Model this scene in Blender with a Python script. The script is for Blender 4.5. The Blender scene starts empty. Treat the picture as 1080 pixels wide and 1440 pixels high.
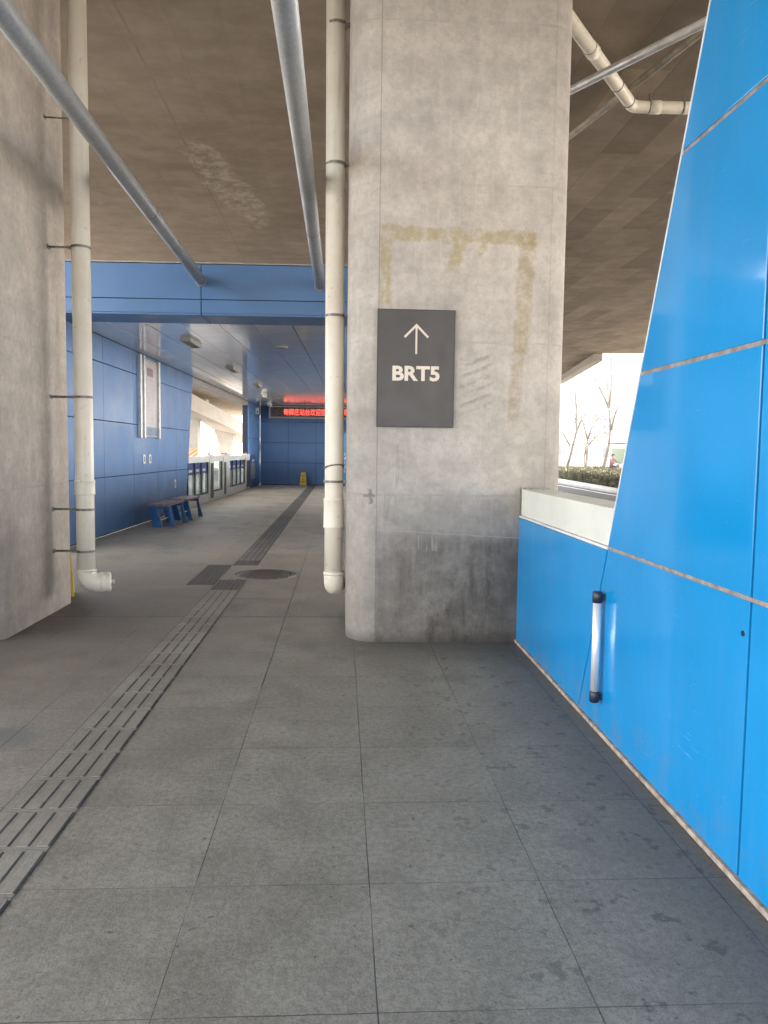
import bpy, bmesh, math, random
from mathutils import Matrix, Vector
random.seed(7)
S = bpy.context.scene
COL = S.collection
R = math.radians

# ------------------------------------------------------------------ camera, world, sun, exposure
cam = bpy.data.objects.new('camera', bpy.data.cameras.new('camera'))
COL.objects.link(cam)
YAW, PITCH, ROLL = R(3.215), R(4.438), R(0.739)
fw = Vector((math.sin(YAW)*math.cos(PITCH), math.cos(YAW)*math.cos(PITCH), -math.sin(PITCH)))
r0 = Vector((math.cos(YAW), -math.sin(YAW), 0)); d0 = fw.cross(r0)
rt = math.cos(ROLL)*r0 - math.sin(ROLL)*d0
dn = math.sin(ROLL)*r0 + math.cos(ROLL)*d0
cam.matrix_world = Matrix((( rt.x, -dn.x, -fw.x, 0), (rt.y, -dn.y, -fw.y, 0), (rt.z, -dn.z, -fw.z, 1.55), (0, 0, 0, 1)))
cam.data.sensor_fit = 'VERTICAL'; cam.data.sensor_height = 36.0
cam.data.lens = 1090/1440*36.0
cam.data.clip_start = 0.05; cam.data.clip_end = 3000
S.camera = cam

SUN_EL, SUN_AZ = R(35), R(70)          # azimuth measured from +Y, negative = towards -X
world = bpy.data.worlds.new('World'); S.world = world; world.use_nodes = True
wt = world.node_tree; wt.nodes.clear()
sky = wt.nodes.new('ShaderNodeTexSky'); sky.sky_type = 'NISHITA'; sky.sun_disc = False
sky.sun_elevation = SUN_EL; sky.sun_rotation = SUN_AZ
sky.air_density = 1.0; sky.dust_density = 1.5; sky.ozone_density = 0.6
bg = wt.nodes.new('ShaderNodeBackground'); bg.inputs[1].default_value = 0.15
wo = wt.nodes.new('ShaderNodeOutputWorld')
hsv = wt.nodes.new('ShaderNodeHueSaturation'); hsv.inputs['Saturation'].default_value = .12      # milky winter sky
wt.links.new(sky.outputs[0], hsv.inputs['Color']); wt.links.new(hsv.outputs[0], bg.inputs[0]); wt.links.new(bg.outputs[0], wo.inputs[0])
sl = bpy.data.lights.new('sun', 'SUN'); sl.energy = 4.0; sl.angle = R(0.5); sl.color = (1.0, .94, .86)
so = bpy.data.objects.new('sun', sl); COL.objects.link(so)
sd = Vector((math.sin(SUN_AZ)*math.cos(SUN_EL), math.cos(SUN_AZ)*math.cos(SUN_EL), math.sin(SUN_EL)))
so.rotation_euler = sd.to_track_quat('Z', 'Y').to_euler()
so.location = (-20, 20, 30)
S.view_settings.view_transform = 'Standard'; S.view_settings.look = 'None'
S.view_settings.gamma = 1.0; S.view_settings.use_curve_mapping = False
S.view_settings.exposure = 3.0
S.render.engine = 'CYCLES'
S.cycles.use_denoising = True
S.cycles.max_bounces = 10; S.cycles.diffuse_bounces = 6; S.cycles.glossy_bounces = 4
S.cycles.transparent_max_bounces = 12
S.cycles.sample_clamp_indirect = 8.0
S.cycles.use_adaptive_sampling = True; S.cycles.adaptive_threshold = 0.01

# ------------------------------------------------------------------ node helper
class Mat:
    def __init__(s, name):
        s.m = bpy.data.materials.new(name); s.m.use_nodes = True
        s.t = s.m.node_tree; s.b = s.t.nodes['Principled BSDF']; s.out = s.t.nodes['Material Output']
        s.tc = None
    def n(s, typ): return s.t.nodes.new(typ)
    def put(s, sock, v):
        if isinstance(v, bpy.types.NodeSocket): s.t.links.new(v, sock)
        elif isinstance(v, (tuple, list)) and len(v) == 3 and sock.type == 'RGBA': sock.default_value = (*v, 1)
        else: sock.default_value = v
    def set(s, **k):
        nm = dict(color='Base Color', rough='Roughness', metal='Metallic', spec='Specular IOR Level', coat='Coat Weight',
                  coatr='Coat Roughness', em='Emission Color', ems='Emission Strength', alpha='Alpha', normal='Normal')
        for a, v in k.items(): s.put(s.b.inputs[nm[a]], v)
        return s
    def co(s):
        if s.tc is None: s.tc = s.n('ShaderNodeTexCoord')
        return s.tc.outputs['Object']
    def xyz(s):
        x = s.n('ShaderNodeSeparateXYZ'); s.put(x.inputs[0], s.co()); return x.outputs[0], x.outputs[1], x.outputs[2]
    def co_z(s): return s.xyz()[2]
    def mt(s, op, a, b=0.0, c=None, clamp=False):
        m = s.n('ShaderNodeMath'); m.operation = op; m.use_clamp = clamp
        s.put(m.inputs[0], a); s.put(m.inputs[1], b)
        if c is not None: s.put(m.inputs[2], c)
        return m.outputs[0]
    def scale(s, sx, sy, sz):
        m = s.n('ShaderNodeMapping'); s.put(m.inputs[0], s.co()); m.inputs['Scale'].default_value = (sx, sy, sz); return m.outputs[0]
    def noise(s, sc, det=3.0, rough=.55, vec=None, dist=0.0):
        m = s.n('ShaderNodeTexNoise'); s.put(m.inputs['Vector'], vec if vec is not None else s.co())
        m.inputs['Scale'].default_value = sc; m.inputs['Detail'].default_value = det; m.inputs['Roughness'].default_value = rough
        m.inputs['Distortion'].default_value = dist
        return m.outputs[0]
    def vor(s, sc, vec=None):
        m = s.n('ShaderNodeTexVoronoi'); s.put(m.inputs['Vector'], vec if vec is not None else s.co()); m.inputs['Scale'].default_value = sc
        return m.outputs[0]
    def ss(s, v, a, b, lo=0.0, hi=1.0):
        m = s.n('ShaderNodeMapRange'); m.interpolation_type = 'SMOOTHSTEP'
        s.put(m.inputs[0], v); m.inputs[1].default_value = a; m.inputs[2].default_value = b
        m.inputs[3].default_value = lo; m.inputs[4].default_value = hi
        return m.outputs[0]
    def mix(s, f, a, b, mode='MIX'):
        m = s.n('ShaderNodeMix'); m.data_type = 'RGBA'; m.blend_type = mode
        s.put(m.inputs[0], f); s.put(m.inputs[6], a); s.put(m.inputs[7], b)
        return m.outputs[2]
    def white(s, v):
        m = s.n('ShaderNodeTexWhiteNoise'); m.noise_dimensions = '3D'; s.put(m.inputs['Vector'], v); return m.outputs[0]
    def comb(s, x, y, z):
        m = s.n('ShaderNodeCombineXYZ'); s.put(m.inputs[0], x); s.put(m.inputs[1], y); s.put(m.inputs[2], z); return m.outputs[0]
    def rect(s, u, v, u0, u1, v0, v1, soft=.01):
        a = s.mt('MINIMUM', s.mt('SUBTRACT', u, u0), s.mt('SUBTRACT', u1, u))
        b = s.mt('MINIMUM', s.mt('SUBTRACT', v, v0), s.mt('SUBTRACT', v1, v))
        return s.ss(s.mt('MINIMUM', a, b), -soft, soft)
    def gray(s, v):
        m = s.n('ShaderNodeCombineColor'); [s.put(m.inputs[i], v) for i in range(3)]; return m.outputs[0]
    def bump(s, h, strength=.3, dist=.01):
        m = s.n('ShaderNodeBump'); s.put(m.inputs['Height'], h); m.inputs['Strength'].default_value = strength
        m.inputs['Distance'].default_value = dist
        s.put(s.b.inputs['Normal'], m.outputs[0]); return s

def simple(name, col, rough=.5, metal=0.0, var=.12, nscale=8.0, bump=0.0, **k):
    """colour with a little wear: two noises drive tone and gloss"""
    m = Mat(name)
    n = m.noise(nscale, 4.0)
    lo = tuple(c*(1-var) for c in col); hi = tuple(min(1, c*(1+var)) for c in col)
    m.set(color=m.mix(m.ss(n, .3, .7), lo, hi), metal=metal, **k)
    m.put(m.b.inputs['Roughness'], m.ss(m.noise(nscale*2.3, 3.0), .25, .75, max(.02, rough*.8), min(1, rough*1.2)))
    if bump: m.bump(m.noise(nscale*6, 3.0), bump, .005)
    return m.m

# ------------------------------------------------------------------ materials
def concrete(name, base, dark_amt=.22, marks=False):
    m = Mat(name); x, y, z = m.xyz()
    big = m.noise(1.1, 5.0, .6); mid = m.noise(5.5, 6.0, .65); fine = m.noise(60, 3.0)
    streak = m.noise(1.0, 5.0, .6, m.scale(7, 7, .55)); band = m.noise(1.0, 4.0, .6, m.scale(.4, .4, 4.2))
    v = m.mt('ADD', m.mt('MULTIPLY', m.ss(big, .32, .68), .45), m.mt('MULTIPLY', m.ss(mid, .36, .64), .34))
    v = m.mt('ADD', v, m.mt('MULTIPLY', m.ss(streak, .3, .75), .18))
    v = m.mt('ADD', v, m.mt('MULTIPLY', m.ss(band, .3, .7), .28))
    c0 = tuple(b*(1-dark_amt) for b in base); c1 = tuple(min(1, b*(1+dark_amt*.55)) for b in base)
    col = m.mix(v, c0, c1)
    crisp = m.noise(17, 7.0, .72)
    col = m.mix(m.mt('MULTIPLY', m.ss(crisp, .42, .62), .30), col, tuple(b*.62 for b in base))
    vert = m.noise(1.0, 6.0, .7, m.scale(24, 24, 1.6))
    col = m.mix(m.mt('MULTIPLY', m.ss(vert, .54, .68), .22), col, tuple(min(1, b*1.35) for b in base))
    # pores
    pore = m.ss(m.vor(26), .05, .12)
    col = m.mix(m.mt('MULTIPLY', m.mt('SUBTRACT', 1.0, pore), .28), col, tuple(b*.45 for b in base))
    col = m.mix(m.mt('MULTIPLY', m.ss(fine, .35, .65), .12), col, tuple(b*.6 for b in base))
    # horizontal formwork lifts
    lift = m.mt('ABSOLUTE', m.mt('SUBTRACT', m.mt('FRACT', m.mt('ADD', m.mt('DIVIDE', z, 1.22), m.mt('MULTIPLY', big, .02))), .5))
    lf = m.ss(lift, .488, .499)
    col = m.mix(m.mt('MULTIPLY', lf, m.mt('MULTIPLY', .22, m.ss(mid, .4, .6))), col, tuple(b*.35 for b in base))
    if marks:
        wob = m.mt('ADD', m.mt('MULTIPLY', m.mt('SUBTRACT', m.noise(9, 5.0, .65), .5), .09), m.mt('MULTIPLY', m.mt('SUBTRACT', m.noise(45, 4.0, .7), .5), .035))
        wob2 = m.mt('MULTIPLY', m.mt('SUBTRACT', m.noise(4, 4.0, .6), .5), .16)
        u = m.mt('ADD', x, wob); w = m.mt('ADD', z, m.mt('MULTIPLY', wob, 1.1))
        front = m.ss(y, 6.60, 6.5)
        # grimy old coat below 0.92 m on the front face only
        zz = m.mt('ADD', z, m.mt('ADD', m.mt('MULTIPLY', wob, .35), m.mt('MULTIPLY', x, .05)))
        low = m.mt('MULTIPLY', m.ss(m.mt('ADD', zz, m.mt('MULTIPLY', wob2, .5)), .985, .86), m.ss(x, .285, .30))
        dirt_shade = m.ss(m.noise(2.6, 6.0, .75), .32, .62, .38, 1.0)
        rs = m.ss(m.noise(1.0, 5.0, .7, m.scale(10, 10, 1.2)), .35, .75, .55, 1.0)
        side = m.ss(m.mt('ADD', m.mt('SUBTRACT', x, z), m.mt('MULTIPLY', wob2, 3.0)), -.7, .8, .42, 1.0)
        col = m.mix(m.mt('MULTIPLY', m.mt('MULTIPLY', low, side), m.mt('MULTIPLY', dirt_shade, rs)), col, (.078, .064, .052))
        # grime climbing beside the low wall
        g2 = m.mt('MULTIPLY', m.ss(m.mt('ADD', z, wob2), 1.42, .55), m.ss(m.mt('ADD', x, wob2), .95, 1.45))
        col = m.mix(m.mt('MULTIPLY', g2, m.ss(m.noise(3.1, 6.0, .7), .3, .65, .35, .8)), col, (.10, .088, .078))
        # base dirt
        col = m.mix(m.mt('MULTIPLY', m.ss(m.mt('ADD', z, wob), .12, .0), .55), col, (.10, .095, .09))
        # glue frame of a removed board
        Ln = m.rect(u, w, .29, .385, 2.62, 3.33, .016)
        Tp = m.rect(u, m.mt('ADD', w, m.mt('MULTIPLY', x, .012)), .29, 1.535, 3.215, 3.325, .016)
        Rr = m.rect(m.mt('ADD', u, m.mt('MULTIPLY', m.mt('SUBTRACT', 3.3, z), .045)), w, 1.405, 1.53, 2.35, 3.3, .018)
        Rl = m.rect(m.mt('ADD', u, m.mt('MULTIPLY', m.mt('SUBTRACT', 3.3, z), .06)), w, 1.42, 1.52, 1.80, 2.42, .02)
        Dp = m.rect(m.mt('ADD', u, m.mt('MULTIPLY', m.mt('SUBTRACT', z, 3.2), -.25)), w, .875, .975, 2.98, 3.25, .02)
        D2 = m.rect(u, m.mt('ADD', w, m.mt('MULTIPLY', wob, 1.5)), 1.06, 1.13, 3.13, 3.25, .02)
        yl = m.mt('MAXIMUM', m.mt('MAXIMUM', Ln, Tp), m.mt('MAXIMUM', Dp, D2))
        br = m.ss(m.noise(16, 6.0, .7), .34, .6, .22, 1.0)
        col = m.mix(m.mt('MULTIPLY', m.mt('MULTIPLY', yl, br), .62), col, (.33, .265, .105))
        col = m.mix(m.mt('MULTIPLY', m.mt('MULTIPLY', Rr, br), .6), col, (.32, .245, .115))
        col = m.mix(m.mt('MULTIPLY', m.mt('MULTIPLY', Rl, br), .45), col, (.30, .215, .12))
        # diagonal scrub marks right of the sign
        dg = m.mt('FRACT', m.mt('MULTIPLY', m.mt('ADD', m.mt('SUBTRACT', z, m.mt('MULTIPLY', x, .42)), m.mt('MULTIPLY', wob, .25)), 13.0))
        dgm = m.mt('MULTIPLY', m.ss(dg, .45, .75), m.rect(u, m.mt('SUBTRACT', w, m.mt('MULTIPLY', x, .3)), .96, 1.2, 1.58, 2.02, .03))
        col = m.mix(m.mt('MULTIPLY', dgm, m.ss(m.noise(18, 4.0), .35, .6, .05, .4)), col, (.13, .12, .115))
        # pale runs and scrapes
        wr = m.rect(u, w, .60, .80, .76, .88, .012)
        col = m.mix(m.mt('MULTIPLY', wr, m.ss(m.noise(1.0, 4.0, .6, m.scale(55, 55, 3)), .5, .62, 0, .6)), col, (.55, .53, .5))
        ws = m.mt('MAXIMUM', m.rect(u, w, .31, .46, .98, 1.20, .012), m.rect(u, w, .4, .5, 1.25, 1.62, .015))
        col = m.mix(m.mt('MULTIPLY', ws, m.ss(m.noise(1.0, 4.0, .6, m.scale(30, 30, 1.5)), .45, .6, 0, .28)), col, (.17, .16, .15))
        # form seams
        for sx, st in ((.288, .38), (1.655, .18)):
            ln = m.ss(m.mt('ABSOLUTE', m.mt('SUBTRACT', x, m.mt('ADD', sx, m.mt('MULTIPLY', wob, .05)))), .0065, .002)
            col = m.mix(m.mt('MULTIPLY', m.mt('MULTIPLY', ln, front), st), col, (.10, .093, .088))
        hl = m.mt('MULTIPLY', m.ss(m.mt('ABSOLUTE', m.mt('SUBTRACT', zz, .935)), .006, .002), m.ss(x, .25, .3))
        col = m.mix(m.mt('MULTIPLY', hl, .5), col, (.5, .48, .46))
        # small black tag marks
        bt = m.mt('MAXIMUM', m.rect(u, z, .19, .275, 1.185, 1.205, .006), m.rect(u, z, .225, .25, 1.13, 1.25, .008))
        col = m.mix(m.mt('MULTIPLY', bt, .5), col, (.06, .06, .06))
    m.set(color=col, rough=.82, spec=.25)
    h = m.mt('ADD', m.mt('MULTIPLY', fine, .35), m.mt('ADD', m.mt('MULTIPLY', mid, .9), m.mt('MULTIPLY', pore, .25)))
    m.bump(h, .35, .012)
    return m.m
C_PILLAR = concrete('pillar_concrete', (.485, .44, .395), .32, True)
C_PILLAR2 = concrete('pillar_concrete_plain', (.53, .475, .42), .32)
C_PIER = concrete('pier_concrete', (.42, .39, .35), .2)

def deck_mat():
    m = Mat('deck_concrete'); x, y, z = m.xyz(); x = m.mt('DIVIDE', x, 1.1519); y = m.mt('DIVIDE', y, 1.1519)
    big = m.noise(.35, 5.0, .6); mid = m.noise(2.2, 6.0, .65)
    streak = m.noise(1.0, 5.0, .65, m.scale(.7, 2.2, 1))
    v = m.mt('ADD', m.mt('MULTIPLY', m.ss(big, .3, .7), .38), m.mt('ADD', m.mt('MULTIPLY', m.ss(streak, .3, .72), .27), m.mt('MULTIPLY', m.ss(mid, .36, .66), .36)))
    col = m.mix(v, (.225, .175, .13), (.37, .305, .238))
    # plywood sheets 0.5 m wide running along the road, staggered cross joints
    gx = m.mt('DIVIDE', m.mt('ADD', x, 50.13), .5); ix = m.mt('FLOOR', gx)
    fx = m.mt('ABSOLUTE', m.mt('SUBTRACT', m.mt('FRACT', gx), .5))
    st = m.white(m.comb(ix, 3.0, 1.0))
    gy = m.mt('ADD', m.mt('DIVIDE', m.mt('ADD', y, 60.0), 1.85), st); iy = m.mt('FLOOR', gy)
    fy = m.mt('ABSOLUTE', m.mt('SUBTRACT', m.mt('FRACT', gy), .5))
    tone = m.white(m.comb(ix, iy, 7.0))
    rgt = m.ss(x, 1.5, 3.0, .25, 1.0)
    col = m.mix(m.mt('MULTIPLY', rgt, .55), col, m.mix(1.0, col, m.gray(m.ss(tone, 0, 1, .72, 1.25)), 'MULTIPLY'))
    jl = m.mt('MAXIMUM', m.mt('MULTIPLY', m.ss(fx, .484, .498), .6), m.mt('MULTIPLY', m.ss(fy, .495, .499), .3))
    col = m.mix(m.mt('MULTIPLY', m.mt('MULTIPLY', jl, rgt), m.ss(mid, .3, .6, .15, .9)), col, (.10, .085, .07))
    # lime bloom running from a leak
    wob = m.mt('MULTIPLY', m.mt('SUBTRACT', m.noise(1.3, 5.0, .65), .5), 1.1)
    pt = m.mt('ADD', m.mt('MULTIPLY', m.mt('SUBTRACT', y, 12.3), .13), m.mt('ADD', x, 1.72))
    sp = m.mt('SUBTRACT', m.mt('ADD', x, 1.75), m.mt('MULTIPLY', m.mt('SUBTRACT', y, 11.8), .13))
    rad = m.mt('ADD', m.mt('POWER', m.mt('DIVIDE', sp, .36), 2.0), m.mt('POWER', m.mt('DIVIDE', m.mt('SUBTRACT', y, 12.3), 2.3), 2.0))
    pm = m.mt('MULTIPLY', m.ss(m.mt('ADD', rad, m.mt('MULTIPLY', wob, 2.6)), 1.0, .55), m.ss(m.noise(5.0, 6.0, .75), .42, .64))
    col = m.mix(m.mt('MULTIPLY', pm, .8), col, (.50, .43, .33))
    sm = m.ss(m.noise(1.5, 5.0, .6, m.scale(1.0, .6, 1)), .70, .78)
    col = m.mix(m.mt('MULTIPLY', sm, .3), col, (.45, .40, .34))
    # long rusty water line
    ln = m.ss(m.mt('ABSOLUTE', m.mt('ADD', m.mt('ADD', x, 2.05), m.mt('MULTIPLY', wob, .06))), .02, .006)
    col = m.mix(m.mt('MULTIPLY', ln, m.ss(mid, .4, .6, .05, .3)), col, (.12, .095, .07))
    m.set(color=col, rough=.85, spec=.2)
    m.bump(m.mt('ADD', mid, m.mt('MULTIPLY', jl, -.6)), .3, .02)
    return m.m
C_DECK = deck_mat()

def paving():
    m = Mat('stone_paving'); x, y, z = m.xyz()
    gx = m.mt('DIVIDE', m.mt('ADD', x, 62.0-.115), .62); gy = m.mt('DIVIDE', m.mt('ADD', y, 64.5-2.03), .645)
    wb = m.mt('MULTIPLY', m.mt('SUBTRACT', m.noise(2.2, 3.0), .5), .012)
    fx = m.mt('MULTIPLY', m.mt('SUBTRACT', .5, m.mt('ABSOLUTE', m.mt('SUBTRACT', m.mt('FRACT', m.mt('ADD', gx, wb)), .5))), .62)
    fy = m.mt('MULTIPLY', m.mt('SUBTRACT', .5, m.mt('ABSOLUTE', m.mt('SUBTRACT', m.mt('FRACT', m.mt('ADD', gy, wb)), .5))), .645)
    jm = m.noise(1.7, 3.0, .6)
    ix = m.mt('FLOOR', gx); iy = m.mt('FLOOR', gy)
    tone = m.white(m.comb(ix, iy, 2.0))
    wj = m.ss(jm, .3, .7, .0014, .0034)
    jx = m.mt('SUBTRACT', 1.0, m.mt('DIVIDE', fx, wj), clamp=True); jy = m.mt('SUBTRACT', 1.0, m.mt('DIVIDE', fy, wj), clamp=True)
    jx = m.ss(jx, 0, .35); jy = m.ss(jy, 0, .35)
    far = m.ss(y, 7.0, 12.0, 1.0, .4)
    j = m.mt('MULTIPLY', m.mt('MAXIMUM', jx, m.mt('MULTIPLY', jy, .9)), m.mt('MULTIPLY', far, m.ss(m.noise(.9, 3.0), .3, .55, 0.25, 1.0)))
    big = m.noise(.55, 5.0, .6); mid = m.noise(3.2, 6.0, .65); fin = m.noise(130, 2.0, .7); grain = m.noise(34, 4.0, .7)
    brush = m.noise(1.0, 3.0, .6, m.scale(60, 14, 1))
    v = m.mt('ADD', m.mt('MULTIPLY', m.ss(big, .3, .7), .35), m.mt('ADD', m.mt('MULTIPLY', tone, .2), m.mt('MULTIPLY', m.ss(mid, .36, .64), .36)))
    col = m.mix(v, (.182, .163, .131), (.318, .289, .238))
    col = m.mix(m.mt('MULTIPLY', m.ss(grain, .40, .60), .8), col, m.mix(1.0, col, (.74, .73, .72), 'MULTIPLY'))
    col = m.mix(m.mt('MULTIPLY', m.ss(fin, .52, .70), .55), col, (.29, .285, .27))
    col = m.mix(m.mt('MULTIPLY', m.ss(fin, .46, .32), .5), col, (.06, .058, .055))
    col = m.mix(m.mt('MULTIPLY', m.ss(y, 8.5, 15.0), .75), col, m.mix(1.0, col, (3.0, 2.88, 2.7), 'MULTIPLY'))  # paving lightened toward the far platform: missing side light put into colour
    # brown tint to the left, grime along the wall, darker around both pillars
    brn = m.mt('MULTIPLY', m.ss(m.mt('ADD', x, m.mt('MULTIPLY', big, 1.2)), .2, -1.6), m.mt('MULTIPLY', m.ss(y, 2.6, 4.6), m.ss(y, 13.0, 8.0)))
    col = m.mix(m.mt('MULTIPLY', brn, .55), col, (.122, .101, .088))
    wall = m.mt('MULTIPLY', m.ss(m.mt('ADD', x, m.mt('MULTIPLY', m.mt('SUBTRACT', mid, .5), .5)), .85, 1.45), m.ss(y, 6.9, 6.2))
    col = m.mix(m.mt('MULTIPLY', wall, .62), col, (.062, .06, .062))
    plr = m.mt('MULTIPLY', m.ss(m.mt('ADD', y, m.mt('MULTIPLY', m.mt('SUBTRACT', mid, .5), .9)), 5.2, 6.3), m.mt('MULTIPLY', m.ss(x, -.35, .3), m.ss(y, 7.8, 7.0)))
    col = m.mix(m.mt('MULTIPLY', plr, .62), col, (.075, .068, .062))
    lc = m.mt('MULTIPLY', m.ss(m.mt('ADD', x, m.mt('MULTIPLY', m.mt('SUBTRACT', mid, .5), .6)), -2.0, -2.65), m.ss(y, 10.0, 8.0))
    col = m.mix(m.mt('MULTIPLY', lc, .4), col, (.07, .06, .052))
    wear = m.ss(m.noise(1.35, 6.0, .72, m.scale(1.0, .8, 1)), .50, .66)
    col = m.mix(m.mt('MULTIPLY', wear, .32), col, (.085, .079, .068))
    pale = m.ss(m.noise(2.6, 6.0, .75), .58, .74)
    col = m.mix(m.mt('MULTIPLY', pale, .35), col, (.30, .285, .25))
    # spilt drops and gum
    sp = m.mt('MULTIPLY', m.ss(m.noise(8.5, 3.5, .6), .585, .66), m.ss(m.mt('ADD', x, m.mt('MULTIPLY', big, .4)), .3, 1.2, .15, 1.0))
    col = m.mix(m.mt('MULTIPLY', sp, .5), col, (.045, .044, .044))
    sp2 = m.ss(m.noise(27, 2.0, .5), .69, .73)
    col = m.mix(m.mt('MULTIPLY', sp2, .6), col, (.05, .048, .046))
    # teal spill
    tq = m.mt('ADD', m.mt('POWER', m.mt('DIVIDE', m.mt('ADD', x, 1.76), .20), 2.0), m.mt('POWER', m.mt('DIVIDE', m.mt('SUBTRACT', y, 4.12), .24), 2.0))
    col = m.mix(m.mt('MULTIPLY', m.ss(m.mt('ADD', tq, m.mt('MULTIPLY', mid, 1.2)), 1.6, .6), .5), col, (.06, .085, .088))
    # wide movement joints across the far platform
    ej = None
    for yy, x0, x1 in ((27.0, -3.4, -1.45), (22.9, -1.1, 2.0), (15.6, -1.0, 2.0), (8.07, -1.12, -.5), (7.19, -9, 2.0), (8.57, -9, -1.45)):
        e = m.mt('MULTIPLY', m.ss(m.mt('ABSOLUTE', m.mt('SUBTRACT', y, yy)), .016*max(1, yy/9), .008*max(1, yy/9)), m.rect(x, x, x0, x1, x0, x1, .01))
        ej = e if ej is None else m.mt('MAXIMUM', ej, e)
    e = m.mt('MULTIPLY', m.ss(m.mt('ABSOLUTE', m.mt('ADD', x, .505)), .008, .004), m.mt('MULTIPLY', m.ss(y, 4.9, 5.2), m.ss(y, 14, 9)))
    j = m.mt('MAXIMUM', j, m.mt('MULTIPLY', m.mt('MAXIMUM', ej, e), .75))
    col = m.mix(m.mt('MULTIPLY', j, .85), col, (.03, .027, .025))
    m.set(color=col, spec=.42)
    m.put(m.b.inputs['Roughness'], m.ss(mid, .3, .7, .5, .72))
    h = m.mt('ADD', m.mt('MULTIPLY', grain, .5), m.mt('ADD', m.mt('MULTIPLY', fin, .3), m.mt('ADD', m.mt('MULTIPLY', brush, .35), m.mt('MULTIPLY', j, -1.6))))
    m.bump(h, .45, .006)
    return m.m
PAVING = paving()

def panel(name, col, rough=.13, coat=.32, var=.05, dirt_shade=1.0):
    m = Mat(name)
    n = m.noise(1.4, 4.0); sm = m.noise(1.0, 4.0, .6, m.scale(5, 5, .7))
    c = m.mix(m.ss(n, .3, .7), tuple(k*(1-var) for k in col), tuple(k*(1+var) for k in col))
    scr = m.mt('MULTIPLY', m.ss(m.noise(1.0, 3.0, .6, m.scale(6, 6, 120)), .66, .70), m.ss(m.noise(3.0, 3.0), .52, .62))
    c = m.mix(m.mt('MULTIPLY', scr, .16*dirt_shade), c, (.5, .55, .6))
    sl = m.mt('MULTIPLY', m.ss(m.co_z(), .35, .02), m.ss(m.noise(6, 5.0, .7), .4, .7))
    c = m.mix(m.mt('MULTIPLY', sl, .38*dirt_shade), c, (.16, .17, .18))
    dust = m.ss(m.noise(42, 4.0, .7), .62, .72)
    c = m.mix(m.mt('MULTIPLY', dust, .10*dirt_shade), c, (.5, .5, .5))
    c = m.mix(m.ss(sm, .45, .8, 0, .05*dirt_shade), c, (.45, .47, .5))
    m.set(color=c, spec=.5 if coat > .1 else .32, coat=coat, coatr=.04)
    m.put(m.b.inputs['Roughness'], m.ss(n, .3, .7, rough*.8, rough*1.25))
    m.bump(m.noise(.9, 2.0), .10*dirt_shade, .02)
    return m.m
BLUE = panel('blue_panel', (.004, .255, .60))
BLUE_FAR = panel('station_blue_panel', (.095, .195, .39), .42, .06, .05, .3)  # greyer than the near panels: missing light and milky veil put into the colour
BLUE_BENCH = simple('bench_blue_paint', (.012, .10, .30), .35)
SEALANT = simple('grey_sealant', (.24, .22, .21), .8, var=.3, nscale=25)
DARKGAP = simple('dark_joint', (.02, .03, .055), .8, var=.2, nscale=25)
MORTAR = simple('mortar_line', (.34, .28, .23), .9, var=.35, nscale=18, bump=.3)
ALU = simple('aluminium_edge', (.78, .79, .80), .35, .2)
CREAM = simple('cream_sheet_metal', (.66, .665, .60), .4, var=.05, nscale=3)
def pvc_mat():
    m = Mat('ivory_pvc'); x, y, z = m.xyz()
    n = m.noise(2.2, 5.0, .6); st = m.noise(1.0, 5.0, .65, m.scale(14, 14, .8)); fl = m.noise(16, 4.0, .7)
    c = m.mix(m.ss(n, .3, .7), (.73, .67, .555), (.82, .775, .68))
    c = m.mix(m.ss(st, .52, .78, 0, .35), c, (.36, .31, .25))
    c = m.mix(m.ss(fl, .60, .74, 0, .45), c, (.30, .27, .23))
    c = m.mix(m.mt('MULTIPLY', m.ss(z, 1.3, .2), m.ss(n, .4, .65, 0, .3)), c, (.38, .35, .31))
    m.set(color=c, rough=.38, spec=.45); m.bump(fl, .05, .004)
    return m.m
PVC = pvc_mat()
PVC_OLD = simple('dusty_pvc', (.30, .265, .21), .6, var=.25, nscale=5)
def galv():
    m = Mat('galvanised_steel')
    sp = m.vor(38); n = m.noise(3.0, 5.0, .65)
    c = m.mix(m.ss(sp, .1, .7), (.33, .335, .335), (.385, .39, .385))
    c = m.mix(m.ss(n, .4, .75, 0, .35), c, (.27, .27, .265))
    m.set(color=c, metal=.25, spec=.5); m.put(m.b.inputs['Roughness'], m.ss(n, .3, .7, .38, .55))
    return m.m
GALV = galv()
GALV_BRIGHT = simple('bright_steel_tube', (.62, .63, .63), .4, .4)
STEEL = simple('clamp_steel', (.22, .20, .185), .5, .5, var=.4, nscale=30)
CHROME = simple('polished_steel', (.86, .87, .88), .36, .55, var=.04)
BLACKP = simple('black_plastic', (.012, .016, .035), .4)
SIGN_D = simple('sign_charcoal', (.072, .064, .062), .5, var=.08, nscale=4)
SIGN_E = simple('sign_edge', (.05, .045, .045), .5)
SIGN_W = simple('sign_lettering', (.66, .58, .49), .55, var=.05)
CEIL = None
def ceil_mat():
    m = Mat('metal_ceiling'); x, y, z = m.xyz()
    rib = m.mt('FRACT', m.mt('DIVIDE', y, .15))
    rl = m.ss(m.mt('ABSOLUTE', m.mt('SUBTRACT', rib, .5)), .40, .5)
    sag = m.noise(1.0, 3.0, .5, m.scale(.8, 5.0, 1))
    c = m.mix(m.ss(m.noise(2, 4.0), .3, .7), (.80, .80, .81), (.86, .86, .87))
    c = m.mix(m.mt('MULTIPLY', rl, .55), c, (.2, .2, .22))
    m.set(color=c, metal=.12, rough=.08, spec=.5)
    m.bump(m.mt('ADD', m.mt('MULTIPLY', sag, .5), m.mt('MULTIPLY', rl, -.06)), .06, .03)
    return m.m
CEIL = ceil_mat()
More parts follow.
